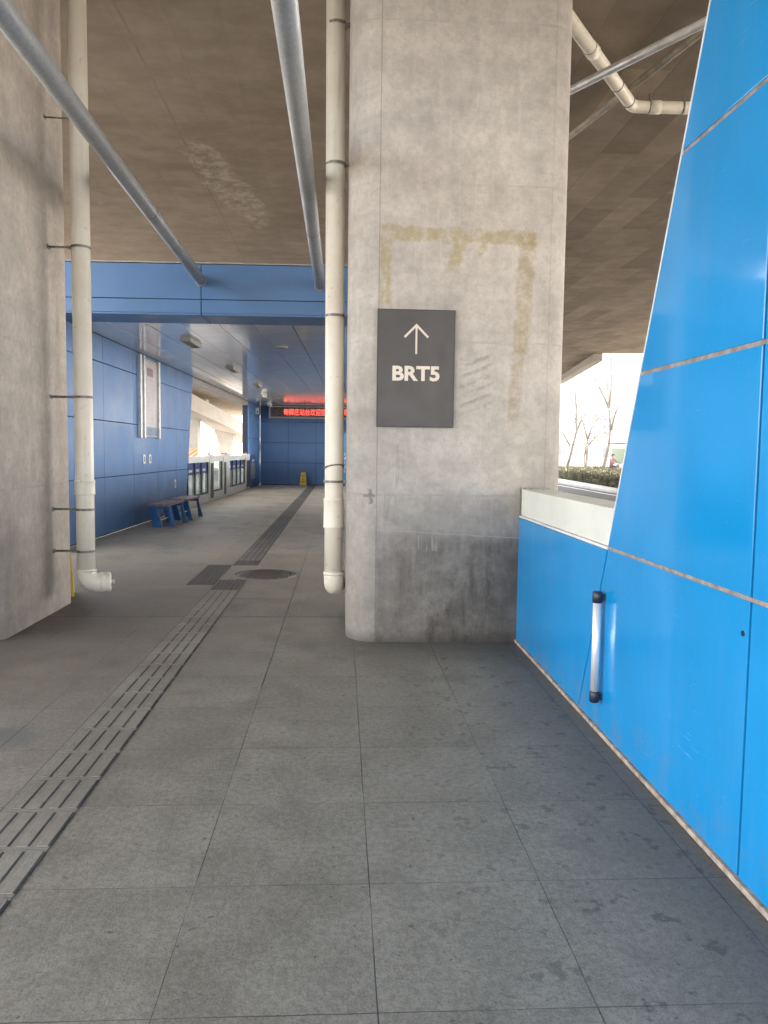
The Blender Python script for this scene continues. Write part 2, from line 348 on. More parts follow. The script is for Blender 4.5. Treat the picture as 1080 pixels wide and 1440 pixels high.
LAMP_G = simple('lamp_grey_metal', (.40, .38, .36), .5)
LAMP_D = simple('lamp_dark_louvre', (.14, .13, .125), .5)
WHITE = simple('white_paint', (.74, .74, .72), .4, var=.06)
GATEW = simple('gate_white', (.66, .66, .62), .4, var=.08)
GATED = simple('gate_dark_frame', (.035, .037, .04), .45)
GATEB = simple('gate_blue_band', (.035, .06, .21), .3)
LABELW = simple('gate_label', (.62, .64, .72), .5)
REDP = simple('red_plastic', (.55, .03, .03), .4)
def glass(name, tint, fac):
    m = Mat(name)
    m.set(color=m.mix(m.ss(m.noise(1.6, 4.0), .3, .7), tuple(c*.9 for c in tint), tint), rough=.12, spec=.5)
    tr = m.n('ShaderNodeBsdfTransparent'); tr.inputs[0].default_value = (.93, .96, .95, 1)
    mx = m.n('ShaderNodeMixShader'); mx.inputs[0].default_value = fac
    m.t.links.new(tr.outputs[0], mx.inputs[1]); m.t.links.new(m.b.outputs[0], mx.inputs[2]); m.t.links.new(mx.outputs[0], m.out.inputs[0])
    return m.m
GLASS = glass('gate_glass', (.66, .70, .67), .38)
GLASS_D = glass('window_glass', (.30, .33, .36), .9)
LED_BOX = simple('led_housing', (.20, .19, .195), .45)
LED_SCR = simple('led_screen', (.030, .012, .012), .3)
m = Mat('led_red_letters'); m.set(color=(.2, .02, .01), em=m.mix(m.ss(m.vor(60), .2, .6), (1.0, .30, .18), (1.0, .05, .06)), ems=.28); LED_TXT = m.m
YELLOW = simple('yellow_plastic', (.62, .42, .03), .4, var=.1)
YBLACK = simple('sign_print_black', (.04, .035, .03), .6)
YRED = simple('sign_print_red', (.55, .06, .04), .6)
POSTER = None
def poster_mat():
    m = Mat('route_sheet'); x, y, z = m.xyz()
    c = m.mix(m.ss(m.noise(3, 4.0), .3, .7), (.40, .36, .36), (.48, .43, .43))
    rows = m.ss(m.mt('ABSOLUTE', m.mt('SUBTRACT', m.mt('FRACT', m.mt('MULTIPLY', z, 11.0)), .5)), .40, .46)
    c = m.mix(m.mt('MULTIPLY', rows, m.ss(m.noise(1.0, 2.0, .5, m.scale(9, 9, 11)), .4, .55, .05, .4)), c, (.22, .2, .24))
    m.set(color=c, rough=.3); return m.m
POSTER = poster_mat()
POSTER_B = simple('poster_blue_foot', (.10, .16, .27), .35, var=.3, nscale=14)
POSTER_T = simple('poster_title', (.25, .16, .17), .5)
WOODBR = simple('bench_seat_brown', (.30, .19, .165), .5, var=.3, nscale=12)
def iron():
    m = Mat('cast_iron'); c = m.mix(m.ss(m.noise(30, 4.0), .35, .65), (.022, .02, .018), (.05, .045, .04))
    m.set(color=c, rough=.7, metal=.3); m.bump(m.noise(60), .3, .004); return m.m
IRON = iron()
TACT = None
def tact_mat(name, lo, hi):
    m = Mat(name)
    c = m.mix(m.ss(m.noise(1.3, 5.0, .65), .3, .7), lo, hi)
    f = m.noise(120, 2.0, .7); g = m.noise(30, 4.0, .7)
    c = m.mix(m.ss(f, .5, .7, 0, .45), c, (.27, .25, .23)); c = m.mix(m.ss(g, .4, .65, 0, .4), c, m.mix(1.0, c, (.7, .7, .7), 'MULTIPLY'))
    m.set(color=c, rough=.65, spec=.35); m.bump(m.mt('ADD', f, g), .4, .004); return m.m
TACT = tact_mat('tactile_stone', (.172, .155, .132), (.250, .228, .196))
TACT_G = simple('tactile_bar_shade_joint', (.060, .052, .046), .9, var=.4, nscale=6)  # painted shade beside the bars, and the dark edge joint
TACT_D = tact_mat('tactile_dark_plate', (.060, .052, .047), (.095, .084, .076))
def asphalt():
    m = Mat('asphalt'); c = m.mix(m.ss(m.noise(.6, 5.0, .6), .3, .7), (.036, .035, .036), (.055, .053, .054))
    c = m.mix(m.ss(m.noise(90, 2.0), .45, .7, 0, .4), c, (.09, .088, .085)); m.set(color=c, rough=.85); m.bump(m.noise(90), .3, .006); return m.m
ASPH = asphalt()
GROUND = simple('pale_ground', (.47, .42, .355), .9, var=.2, nscale=.4)
KERB = simple('kerb_stone', (.62, .61, .60), .8, var=.1, nscale=2)
LINEW = simple('road_paint', (.72, .72, .70), .7, var=.15, nscale=4)
def leaf(name, a, b):
    m = Mat(name); c = m.mix(m.ss(m.noise(1.7, 4.0), .3, .7), a, b); m.set(color=c, rough=.8, spec=.08); return m.m
HEDGE_L = leaf('hedge_leaves', (.10, .10, .08), (.21, .195, .125))
DRYLEAF = leaf('dry_leaves', (.17, .125, .085), (.24, .19, .14))
BARK = simple('bark', (.22, .20, .18), .9, var=.25, nscale=3, bump=.3)
BWALL = simple('pale_plaster', (.62, .58, .53), .8, var=.06, nscale=.5)
BTRIM = simple('pale_trim', (.70, .66, .62), .8)
KGREEN = simple('kiosk_green', (.20, .27, .17), .5)
KROOF = simple('kiosk_roof', (.06, .055, .05), .6)
SKIN = simple('skin', (.42, .27, .2), .55)
JACKET = simple('dusty_pink_jacket', (.30, .17, .18), .8, var=.2)
TROUS = simple('dark_trousers', (.10, .07, .075), .8)
HAIR = simple('black_hair', (.02, .018, .018), .6)
SCOOT = simple('scooter_body', (.20, .10, .11), .4)
RUBBER = simple('rubber', (.03, .03, .03), .7)
BOARDB = panel('board_blue', (.02, .22, .46), .2, .4)
HAZO = simple('hazard_orange', (.62, .24, .03), .6); HAZW = simple('hazard_white', (.62, .56, .47), .6)

# ------------------------------------------------------------------ mesh helpers
I4 = Matrix.Identity(4)
FAZ = R(1.482)
F = Matrix.Translation((0, 9, 0)) @ Matrix.Rotation(-FAZ, 4, 'Z')      # frame of the far station
WM = {}
def box(bm, x0, x1, y0, y1, z0, z1, bev=0.0):
    b = bmesh.new()
    vs = [b.verts.new(p) for p in ((x0,y0,z0),(x1,y0,z0),(x1,y1,z0),(x0,y1,z0),(x0,y0,z1),(x1,y0,z1),(x1,y1,z1),(x0,y1,z1))]
    for f in ((3,2,1,0),(4,5,6,7),(0,1,5,4),(1,2,6,5),(2,3,7,6),(3,0,4,7)): b.faces.new([vs[i] for i in f])
    if bev: bmesh.ops.bevel(b, geom=b.edges[:], offset=bev, segments=2, affect='EDGES', profile=.5)
    join(bm, b)
def join(bm, b, M=None):
    me = bpy.data.meshes.new('t')
    if M is not None: bmesh.ops.transform(b, matrix=M, verts=b.verts)
    b.to_mesh(me); b.free(); bm.from_mesh(me); bpy.data.meshes.remove(me)
def prism(bm, pts, axis, a, b_, bev=0.0):
    """polygon pts (2D) extruded along axis ('X','Y','Z') between a and b_"""
    def P(u, v, w): return {'X': (w, u, v), 'Y': (u, w, v), 'Z': (u, v, w)}[axis]
    b = bmesh.new()
    lo = [b.verts.new(P(u, v, a)) for u, v in pts]; hi = [b.verts.new(P(u, v, b_)) for u, v in pts]
    n = len(pts)
    b.faces.new(lo); b.faces.new(list(reversed(hi)))
    for i in range(n): b.faces.new((lo[i], hi[i], hi[(i+1) % n], lo[(i+1) % n]))
    bmesh.ops.recalc_face_normals(b, faces=b.faces[:])
    if bev: bmesh.ops.bevel(b, geom=b.edges[:], offset=bev, segments=2, affect='EDGES', profile=.5)
    join(bm, b)
def tube(bm, pts, rad, seg=24, cap=True):
    """swept tube through pts, rad number or list"""
    pts = [Vector(p) for p in pts]; n = len(pts)
    rads = rad if isinstance(rad, (list, tuple)) else [rad]*n
    rings = []; up = None
    for i, p in enumerate(pts):
        t = ((pts[min(i+1, n-1)]-p).normalized() + (p-pts[max(i-1, 0)]).normalized())
        if t.length < 1e-6: t = pts[min(i+1, n-1)]-pts[max(i-1, 0)]
        t.normalize()
        if up is None:
            up = t.orthogonal().normalized()
        up = (up - t*up.dot(t))
        if up.length < 1e-6: up = t.orthogonal()
        up.normalize(); sd_ = t.cross(up)
        rings.append([bm.verts.new(p + (up*math.cos(2*math.pi*k/seg) + sd_*math.sin(2*math.pi*k/seg))*rads[i]) for k in range(seg)])
    for a, b in zip(rings, rings[1:]):
        for k in range(seg):
            f = bm.faces.new((a[k], a[(k+1) % seg], b[(k+1) % seg], b[k])); f.smooth = True
    if cap:
        bm.faces.new(list(reversed(rings[0]))); bm.faces.new(rings[-1])
def arc(p0, p1, p2, r, n=10):
    """polyline p0 -> p1 -> p2 with a rounded corner of radius r at p1"""
    p0, p1, p2 = map(Vector, (p0, p1, p2))
    a = (p0-p1).normalized(); b = (p2-p1).normalized()
    ang = a.angle(b); d = r/math.tan(ang/2)
    c = p1 + (a+b).normalized()*(r/math.sin(ang/2))
    s, e = p1+a*d, p1+b*d
    out = [p0]
    for i in range(n+1):
        t = i/n
        th = (s-c).angle(e-c); v = ((s-c)*math.sin((1-t)*th)+(e-c)*math.sin(t*th))/math.sin(th)
        out.append(c+v)
    return out + [p2]
def mk(name, bm, mat, parent=None, M=I4, smooth=False):
    bmesh.ops.recalc_face_normals(bm, faces=bm.faces[:])
    me = bpy.data.meshes.new(name); bm.to_mesh(me); bm.free()
    if smooth: me.shade_smooth()
    return mkm(name, me, mat, parent, M)
def mkm(name, me, mat, parent=None, M=I4):
    for x in (mat if isinstance(mat, list) else [mat]): me.materials.append(x)
    o = bpy.data.objects.new(name, me); COL.objects.link(o)
    if parent is not None:
        o.parent = parent; o.matrix_parent_inverse = WM[parent].inverted()
    o.matrix_basis = M; WM[o] = M.copy()
    return o
def tag(o, label=None, cat=None, group=None, kind=None):
    if label: o['label'] = label
    if cat: o['category'] = cat
    if group: o['group'] = group
    if kind: o['kind'] = kind
    return o
def root(name, label, cat, loc, group=None, M=I4, kind=None):
    o = bpy.data.objects.new(name, None); COL.objects.link(o); o.empty_display_size = .2
    o.matrix_basis = M @ Matrix.Translation(loc); WM[o] = o.matrix_basis.copy()
    return tag(o, label, cat, group, kind)
def recentre(o, loc):
    """moves the origin of a one-mesh thing to its base"""
    T = Matrix.Translation(loc); o.data.transform(T.inverted()); o.matrix_basis = o.matrix_basis @ T; WM[o] = o.matrix_basis.copy()
    return o
def dup(r, dx, label, group=None):
    """copy of a thing with copies of its parts and sub-parts, moved by dx in world space"""
    c = r.copy(); COL.objects.link(c); c.matrix_basis = Matrix.Translation(dx) @ r.matrix_basis
    c['label'] = label
    for ch in list(r.children):
        k = ch.copy(); COL.objects.link(k); k.parent = c; k.matrix_parent_inverse = ch.matrix_parent_inverse.copy(); k.matrix_basis = ch.matrix_basis.copy()
        for g in list(ch.children):
            q = g.copy(); COL.objects.link(q); q.parent = k; q.matrix_parent_inverse = g.matrix_parent_inverse.copy(); q.matrix_basis = g.matrix_basis.copy()
    return c
def text_mesh(body, size, bold=0.0, ext=.002, align='CENTER'):
    cu = bpy.data.curves.new('txt', 'FONT'); cu.body = body; cu.size = size; cu.align_x = align; cu.align_y = 'CENTER'
    cu.offset = bold; cu.extrude = ext; cu.resolution_u = 4
    ob = bpy.data.objects.new('txt', cu); COL.objects.link(ob)
    bpy.context.view_layer.update()
    me = bpy.data.meshes.new_from_object(ob.evaluated_get(bpy.context.evaluated_depsgraph_get()))
    bpy.data.objects.remove(ob); bpy.data.curves.remove(cu); me.materials.clear()
    return me
def face_front(x, y, z, rz=0.0):      # text plane XY -> upright, facing -Y
    return Matrix.Translation((x, y, z)) @ Matrix.Rotation(rz, 4, 'Z') @ Matrix.Rotation(math.pi/2, 4, 'X')
def rrect(x0, x1, y0, y1, r, n=8):
    out = []
    for cx, cy, a0 in ((x1-r, y1-r, 0), (x0+r, y1-r, 90), (x0+r, y0+r, 180), (x1-r, y0+r, 270)):
        for i in range(n+1):
            a = R(a0+90*i/n); out.append((cx+r*math.cos(a), cy+r*math.sin(a)))
    return out

# ------------------------------------------------------------------ SETTING: ground, roads, platform
bm = bmesh.new(); box(bm, -900, 900, -700, 1500, -2.0, -.16)
tag(mk('ground', bm, GROUND), kind='structure')
def sheet(name, pts, z, mat):
    bm = bmesh.new(); f = bm.faces.new([bm.verts.new((x, y, z)) for x, y in pts])
    return tag(mk(name, bm, mat), kind='structure')
sheet('road', [(1.9, -60), (13.0, -60), (12.0, 20), (12.05, 33), (12.7, 50), (16.0, 95), (4.0, 95), (1.9, 40)], -.15, ASPH)
sheet('road', [(-4.9, -60), (-4.7, 20), (-4.2, 40), (-3.5, 120), (-9.5, 120), (-10.5, 40), (-11.5, -60)], -.15, ASPH)
bm = bmesh.new()
prism(bm, [(12.0, -60), (13.2, -60), (13.05, 20), (13.15, 36), (14.25, 50), (17.8, 95), (16.1, 95), (12.75, 50), (12.1, 33), (12.05, 20)], 'Z', -.155, -.03, .01)
tag(mk('pavement', bm, KERB), kind='structure')
for a, b in (((7.2, -40), (8.4, 90)), ):
    bm = bmesh.new()
    for k in range(20):
        t0, t1 = k/20, k/20+.03
        P = lambda t, s: (a[0]+(b[0]-a[0])*t+s, a[1]+(b[1]-a[1])*t, -.146)
        bm.faces.new([bm.verts.new(p) for p in (P(t0, -.07), P(t0, .07), P(t1, .07), P(t1, -.07))])
    tag(mk('road_marking', bm, LINEW), kind='structure')
sheet('road_marking', [(11.6, -60), (11.75, -60), (11.5, 20), (11.6, 33), (12.3, 50), (12.15, 50), (11.45, 33), (11.35, 20)], -.146, LINEW)
bm = bmesh.new()
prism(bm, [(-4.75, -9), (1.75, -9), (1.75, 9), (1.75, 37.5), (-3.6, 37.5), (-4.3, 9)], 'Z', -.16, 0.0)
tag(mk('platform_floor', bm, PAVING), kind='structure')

# tactile strip: flat tiles, raised bars, dark strips painting shade along one edge of every bar
def rows(y0, y1, L):
    y = y0
    while y < y1-.05:
        yield y, min(y+L, y1); y += L
bm = bmesh.new(); bars = bmesh.new(); dirt_shade = bmesh.new()
for y0, y1 in ((1.0, 8.56), (10.87, 34.3)):
    for a, b in rows(y0, y1, .325):
        box(bm, -1.433, -1.117, a+.003, b-.003, -.01, .0042, .001)
        for k in range(4):
            e = -1.357+k*.0777
            box(bars, e-.043, e, a+.020, b-.020, .002, .0076, .0025)
            box(dirt_shade, e+.0005, e+.0075, a+.022, b-.020, .001, .0050)
box(bm, -1.433, -1.117, 8.56, 9.25, -.01, .004); box(bm, -1.433, -1.117, 10.42, 10.87, -.01, .004)
tag(mk('tactile_paving', bm, TACT), kind='structure')
tag(mk('tactile_paving_bars', bars, TACT), kind='structure')
tag(mk('tactile_paving_bar_shade', dirt_shade, TACT_G), kind='structure')
bm = bmesh.new()
for x0, x1 in ((-1.4385, -1.4335),): box(bm, x0, x1, 1.0, 8.56, -.01, .0025); box(bm, x0, x1, 10.87, 34.3, -.01, .0025)
tag(mk('tactile_paving_joints', bm, TACT_G), kind='structure')
bm = bmesh.new()
for x0, x1, y0, y1 in ((-1.441, -1.112, 8.565, 9.24), (-1.441, -1.112, 10.43, 10.86), (-1.765, -1.452, 8.92, 10.42)):
    box(bm, x0, x1, y0, y1, -.008, .0062, .002)
    nx = 7; ny = int((y1-y0)/.047)
    for i in range(nx):
        for j in range(ny):
            cx = x0+.026+i*(x1-x0-.05)/(nx-1); cy = y0+.026+j*(y1-y0-.05)/(ny-1)
            c = bmesh.ops.create_cone(bm, cap_ends=True, segments=8, radius1=.014, radius2=.009, depth=.006, matrix=Matrix.Translation((cx, cy, .0085)))
tag(mk('tactile_paving_plates', bm, TACT_D), kind='structure')

# manhole cover
mh = root('manhole_cover', 'round grey cover with dark curved bars set in the platform floor', 'manhole cover', (-.93, 9.65, 0))
bm = bmesh.new(); bmesh.ops.create_cone(bm, cap_ends=True, segments=64, radius1=.385, radius2=.385, depth=.012, matrix=Matrix.Translation((-.93, 9.65, .000)))
mk('cover_plate', bm, TACT, mh)
bm = bmesh.new()
tube(bm, [(-.93+.375*math.cos(2*math.pi*k/64), 9.65+.375*math.sin(2*math.pi*k/64), .008) for k in range(65)], .006, 6)
mk('rim', bm, TACT_D, mh)
bm = bmesh.new()
for k in range(-6, 7):
    off = k*.056; pts = []
    for i in range(21):
        t = -1+2*i/20; x = t*.36; y = off+.05*math.sin(t*3.2)
        if x*x+y*y < .355**2: pts.append((-.93+x, 9.65+y, .008))
    if len(pts) > 3: tube(bm, pts, .008, 6)
mk('ribs', bm, TACT_D, mh)

# ------------------------------------------------------------------ overpass
DZ = 6.1; DK = (DZ-1.55)/3.95
dk = root('overpass_deck', 'wide concrete flyover deck overhead with stained brown underside', 'overpass', (0, 20, DZ))
poly = [(-4.3, -4), (26, -4), (26, 26.9), (19.3, 30.0), (19.3, 44.5), (18.6, 44.5), (12.5, 29.9), (10.2, 30.25), (11.8, 42.4), (3, 52), (-4, 70), (-9.5, 89.3), (-19.5, 92.6), (-9.0, 42.5), (3.75, 40), (3.75, 19.5), (-6.8, 19.2)]  # unseen tab added to shade the road; unseen notch and edges cut for light
poly = [(x*DK, y*DK) for x, y in poly]
bm = bmesh.new(); prism(bm, poly, 'Z', DZ, DZ+1.4)
mk('deck_slab', bm, C_DECK, dk)
bm = bmesh.new()
for (ax, ay), (bx, by) in ((poly[2], poly[1]), (poly[8], poly[7]), (poly[7], poly[6]), (poly[0], poly[16]), (poly[13], poly[12])):
    d = Vector((bx-ax, by-ay, 0)).normalized(); nrm = Vector((-d.y, d.x, 0))*.22
    prism(bm, [(ax, ay), (bx, by), (bx+nrm.x, by+nrm.y), (ax+nrm.x, ay+nrm.y)], 'Z', DZ+1.403, DZ+2.3)
mk('parapet', bm, C_PIER, dk)
bm = bmesh.new(); prism(bm, [(10.2*DK, 30.25*DK), (11.8*DK, 42.4*DK), (11.8*DK-.4, 42.4*DK), (10.2*DK-.4, 30.25*DK)], 'Z', DZ-.34, DZ-.003, .02); mk('edge_beam', bm, C_PIER, dk)

def pillar(name, label, x0, x1, y0, y1, r, mat):
    o = root(name, label, 'pillar', ((x0+x1)/2, (y0+y1)/2, 0), 'concrete pillars carrying the overpass')
    bm = bmesh.new(); prism(bm, rrect(x0, x1, y0, y1, r, 10), 'Z', 0.0, 6.15)
    for f in bm.faces:
        if len(f.verts) == 4: f.smooth = True
    # fine ring cuts keep the lower rim slightly eased
    mk('shaft', bm, mat, o)
    return o
pillar('concrete_pillar', 'wide concrete pillar with the dark sign and yellow glue marks', .05, 1.83, 6.22, 7.95, .26, C_PILLAR)
pillar('concrete_pillar', 'plain concrete pillar at the left edge beside the capped elbow drain pipe', -4.5, -2.69, 6.20, 8.0, .20, C_PILLAR2)

# distant piers and ramp seen through the station's open side
def pier(label, x, y, w, top_w, top, d):
    o = root('bridge_pier', label, 'bridge pier', (x, y, -.16), 'distant piers beyond the platform gates')
    bm = bmesh.new()
    hw, tw = w/2, top_w/2
    prof = [(x-hw, -.16), (x+hw, -.16), (x+hw, top-2.0), (x+hw+(tw-hw)*.35, top-1.0), (x+tw, top-.25), (x+tw, top), (x-tw, top), (x-tw, top-.25), (x-hw-(tw-hw)*.35, top-1.0), (x-hw, top-2.0)]
    prism(bm, prof, 'Y', y-d/2, y+d/2, .03); mk('shaft', bm, C_PIER, o)
    return o
p1 = pier('flared pier with orange hazard stripes on its shaft', -13.7, 72, 1.5, 3.0, DZ, 1.6)
bm = bmesh.new(); box(bm, -14.46, -12.94, 71.17, 71.19, .2, 1.75); hz = mk('hazard_band', bm, HAZW, p1)
bm = bmesh.new()
for k in range(-2, 8):
    z0 = .1+k*.36
    pts = [(-14.45, z0), (-12.95, z0+1.0), (-12.95, z0+1.18), (-14.45, z0+.18)]
    cl = []
    for (u, v), (u2, v2) in zip(pts, pts[1:]+pts[:1]): cl.append((u, min(1.74, max(.21, v))))
    if max(v for u, v in cl)-min(v for u, v in cl) > .1: prism(bm, cl, 'Y', 71.15, 71.168)
mk('stripes', bm, HAZO, hz)
pier('flared pier carrying the sloping ramp', -12.3, 84, 1.35, 2.3, 3.75, 1.4)
rp = root('ramp_deck', 'pale concrete ramp sloping down beyond the gates on its piers', 'ramp', (-12, 80, 3.5))
Lb = [(-12.2, 58, 5.2), (-13.6, 76, 4.29), (-13.4, 86, 3.44), (-11.6, 100, 2.0), (-9.0, 112, 1.0)]
Rb = [(-11.8, 50, 5.1), (-11.2, 64, 4.32), (-10.5, 75, 3.62), (-10.4, 90, 2.69), (-9.2, 104, 1.7)]
# soffit, top and faces of the ramp
Lb = [(-15.5, 50, 5.1)] + Lb[1:]
bm = bmesh.new(); rows = []
for l, r_ in zip(Lb, Rb):
    l, r_ = Vector(l), Vector(r_); up = Vector((0, 0, 1.25))
    rows.append([bm.verts.new(p) for p in (l, r_, r_+up, l+up)])
for a, b in zip(rows, rows[1:]):
    for k in range(4): bm.faces.new((a[k], a[(k+1) % 4], b[(k+1) % 4], b[k]))
bm.faces.new(rows[0]); bm.faces.new(rows[-1])
mk('ramp_slab', bm, C_PIER, rp)

# ------------------------------------------------------------------ drain pipes
def clamp(parent, c, r, ax, wall_x, name='clamp'):
    """steel strap round a vertical pipe with a threaded rod to the pillar"""
    bm = bmesh.new()
    pts = [(c[0]+(r+.004)*math.cos(2*math.pi*k/32), c[1]+(r+.004)*math.sin(2*math.pi*k/32)) for k in range(33)]
    n = len(pts)-1
    vs = [[bm.verts.new((p[0], p[1], c[2]+dz)) for p in pts[:-1]] for dz in (-.011, .011)]
    vo = [[bm.verts.new((c[0]+(p[0]-c[0])*1.04, c[1]+(p[1]-c[1])*1.04, c[2]+dz)) for p in pts[:-1]] for dz in (-.011, .011)]
    for k in range(n):
        k2 = (k+1) % n
        bm.faces.new((vo[0][k], vo[0][k2], vo[1][k2], vo[1][k])); bm.faces.new((vs[0][k2], vs[0][k], vs[1][k], vs[1][k2]))
        bm.faces.new((vs[1][k], vs[1][k2], vo[1][k2], vo[1][k])); bm.faces.new((vs[0][k2], vs[0][k], vo[0][k], vo[0][k2]))
    s = 1 if wall_x > c[0] else -1
    bx = [c[0]+s*r, c[0]+s*(r+.035)]
    box(bm, min(bx), max(bx), c[1]-.03, c[1]-.018, c[2]-.012, c[2]+.012); box(bm, min(bx), max(bx), c[1]-.006, c[1]+.006, c[2]-.012, c[2]+.012)
    o = mk(name, bm, STEEL, parent)
    bm = bmesh.new(); tube(bm, [(c[0]+s*(r+.01), c[1]-.012, c[2]), (wall_x, c[1]-.012, c[2])], .011, 8)
    if abs(wall_x-c[0]) > r+.05:
        box(bm, wall_x-.006 if s > 0 else wall_x-.002, wall_x+.002 if s > 0 else wall_x+.006, c[1]-.045, c[1]+.02, c[2]-.02, c[2]+.02)
    mk('rod', bm, STEEL, o)
    return o
def coupling(parent, c, r, h, lip=True):
    bm = bmesh.new(); x, y, z = c
    prof = [(z-h/2, r), (z-h/2, r+.009), (z-h/2+.012, r+.011), (z-h/2+.02, r+.008), (z+h/2-.02, r+.008), (z+h/2-.012, r+.011), (z+h/2, r+.009), (z+h/2, r)]
    tube(bm, [(x, y, p[0]) for p in prof], [p[1] for p in prof], 40, False)
    return mk('coupling', bm, PVC, parent)
lx, ly, lr = -2.400, 7.42, .083
lp = root('drain_pipe', 'ivory plastic drain pipe beside the left pillar ending in a capped elbow', 'drain pipe', (lx, ly, .22), 'downpipes on the pillars')
bm = bmesh.new(); tube(bm, [(lx, ly, .38), (lx, ly, 1.2), (lx, ly, 6.1)], lr, 40); mk('pipe', bm, PVC, lp)
coupling(lp, (lx, ly, 1.18), lr, .135)
bm = bmesh.new(); tube(bm, arc((lx, ly, .40), (lx, ly, .275), (lx+.155, ly+.045, .275), .11, 12), lr+.008, 40)
el = mk('elbow', bm, PVC, lp)
bm = bmesh.new(); tube(bm, [(lx, ly, .385), (lx, ly, .405), (lx, ly, .41)], [lr+.013, lr+.013, lr+.004], 40); mk('collar', bm, PVC, el)
d = Vector((.155, .045, 0)).normalized()
bm = bmesh.new(); e = Vector((lx, ly, .275))+d*.125
prof = [(0, lr+.008), (0, lr+.013), (.045, lr+.013), (.052, lr+.008), (.058, lr+.012), (.085, lr+.012), (.095, lr+.004), (.099, lr-.02)]
tube(bm, [e+d*p for p, _ in prof], [q for _, q in prof], 40)
cp = mk('end_cap', bm, PVC, lp)
bm = bmesh.new(); tube(bm, [e+d*.095, e+d*.13], .024, 6); mk('nut', bm, PVC, cp)
for z in (3.38, 2.02, .975, .58): clamp(lp, (lx, ly, z), lr, 0, -2.69)
bm = bmesh.new(); box(bm, -2.70, -2.686, 7.36, 7.41, 4.50, 4.53); tube(bm, [(-2.69, 7.39, 4.515), (-2.43, 7.42, 4.52)], .008, 8); mk('rod', bm, STEEL, lp)

mx, my, mr = -.058, 7.1, .084
mp = root('drain_pipe', 'ivory plastic drain pipe against the wide pillar, with a loose wire ring', 'drain pipe', (mx, my, .2), 'downpipes on the pillars')
bm = bmesh.new(); tube(bm, [(mx-.004, my, .42), (mx-.004, my, 1.2), (mx-.022, my, 6.1)], mr, 40); mk('pipe', bm, PVC, mp)
coupling(mp, (mx-.006, my, .985), mr, .27)
bm = bmesh.new(); tube(bm, arc((mx, my, .44), (mx, my, .305), (mx+.02, my+.22, .305), .10, 12), mr+.008, 40); el = mk('elbow', bm, PVC, mp)
bm = bmesh.new(); tube(bm, [(mx, my, .415), (mx, my, .44), (mx, my, .446)], [mr+.012, mr+.012, mr+.003], 40); mk('collar', bm, PVC, el)
bm = bmesh.new(); tube(bm, [(mx+.02, my+.17, .315), (.062, my+.17, .315)], .055, 24); mk('outlet_stub', bm, PVC, mp)
for z in (5.26, 4.08, 2.76, 1.275): clamp(mp, (mx-.008, my, z), mr, 0, .052)
bm = bmesh.new()
pts = []
for k in range(33):
    a = 2*math.pi*k/32
    pts.append((mx-.006+(mr+.006)*math.cos(a)*1.02, my+(mr+.006)*math.sin(a), 1.40-.028*math.sin(a)+.012*math.cos(a)))
tube(bm, pts, .0065, 8); mk('wire_ring', bm, STEEL, mp)

# ------------------------------------------------------------------ steel tubes from the far fascia
def steel_tube(label, p0, p1, r, mat, joint=.52, grp='steel struts under the overpass'):
    o = root('steel_tube', label, 'steel tube', p0, grp)
    bm = bmesh.new(); tube(bm, [p0, Vector(p0).lerp(Vector(p1), .5), p1], r, 32); mk('tube', bm, mat, o)
    p0, p1 = Vector(p0), Vector(p1); d = (p1-p0).normalized()
    if joint:
        q = p0.lerp(p1, joint)
        bm = bmesh.new(); tube(bm, [q-d*.006, q-d*.004, q+d*.004, q+d*.006], [r, r+.003, r+.003, r], 32, False); mk('weld_ring', bm, STEEL, o)
    return o, d
def fp(a, b, z): return tuple(F @ Vector((a, b, z)))
t1, d = steel_tube('long grey steel tube crossing in front of the left pillar', fp(-2.09, 2.43, 3.965), (-1.85, 2.21, 3.955), .073, GALV, .35)
t2, d = steel_tube('long grey steel tube running overhead beside the middle drain pipe', fp(-.39, 2.43, 3.935), (-.32, 2.21, 3.94), .073, GALV, .30)
for t, a, z in ((t1, -2.09, 3.965), (t2, -.39, 3.935)):
    bm = bmesh.new(); c = Vector((a, 2.405, z)); tube(bm, [(a, 2.42, z), (a, 2.385, z)], .082, 32); mk('end_flange', bm, GALV, t, F)
steel_tube('thin bright steel tube crossing the overhead pipes at right', (1.85, 8.55, 5.15), (4.6, 3.85, 5.15), .040, GALV_BRIGHT, 0)

# overhead plastic pipes under the deck
def pipe_run(label, pts, r, mat, hang, joints, cr=.16):
    pts = [(x*DK, y*DK, 1.55+(z-1.55)*DK) for x, y, z in pts]; r *= DK; cr *= DK
    o = root('overhead_pipe', label, 'drain pipe', pts[0], 'drain pipes slung under the deck')
    bm = bmesh.new()
    line = arc(*pts, cr, 10) if len(pts) == 3 else list(map(Vector, pts))
    tube(bm, line, r, 28); mk('pipe', bm, mat, o)
    for seg, t in joints:
        a, b = Vector(pts[seg]), Vector(pts[seg+1]); q = a.lerp(b, t); d = (b-a).normalized()
        bm = bmesh.new(); tube(bm, [q-d*.07, q-d*.068, q+d*.068, q+d*.07], [r, r+.008, r+.008, r], 28, False); mk('coupling', bm, mat, o)
    for seg, t in hang:
        a, b = Vector(pts[seg]), Vector(pts[seg+1]); q = a.lerp(b, t); d = (b-a).normalized()
        bm = bmesh.new(); tube(bm, [q-d*.012, q-d*.011, q+d*.011, q+d*.012], [r, r+.005, r+.005, r], 28, False)
        tube(bm, [q+Vector((0, 0, r)), Vector((q.x, q.y, DZ+.005))], .006, 6)
        tube(bm, [q+Vector((0, 0, r))+d*.05, Vector((q.x, q.y, DZ+.005))+d*.02], .004, 6)
        mk('hanger', bm, STEEL, o)
    return o
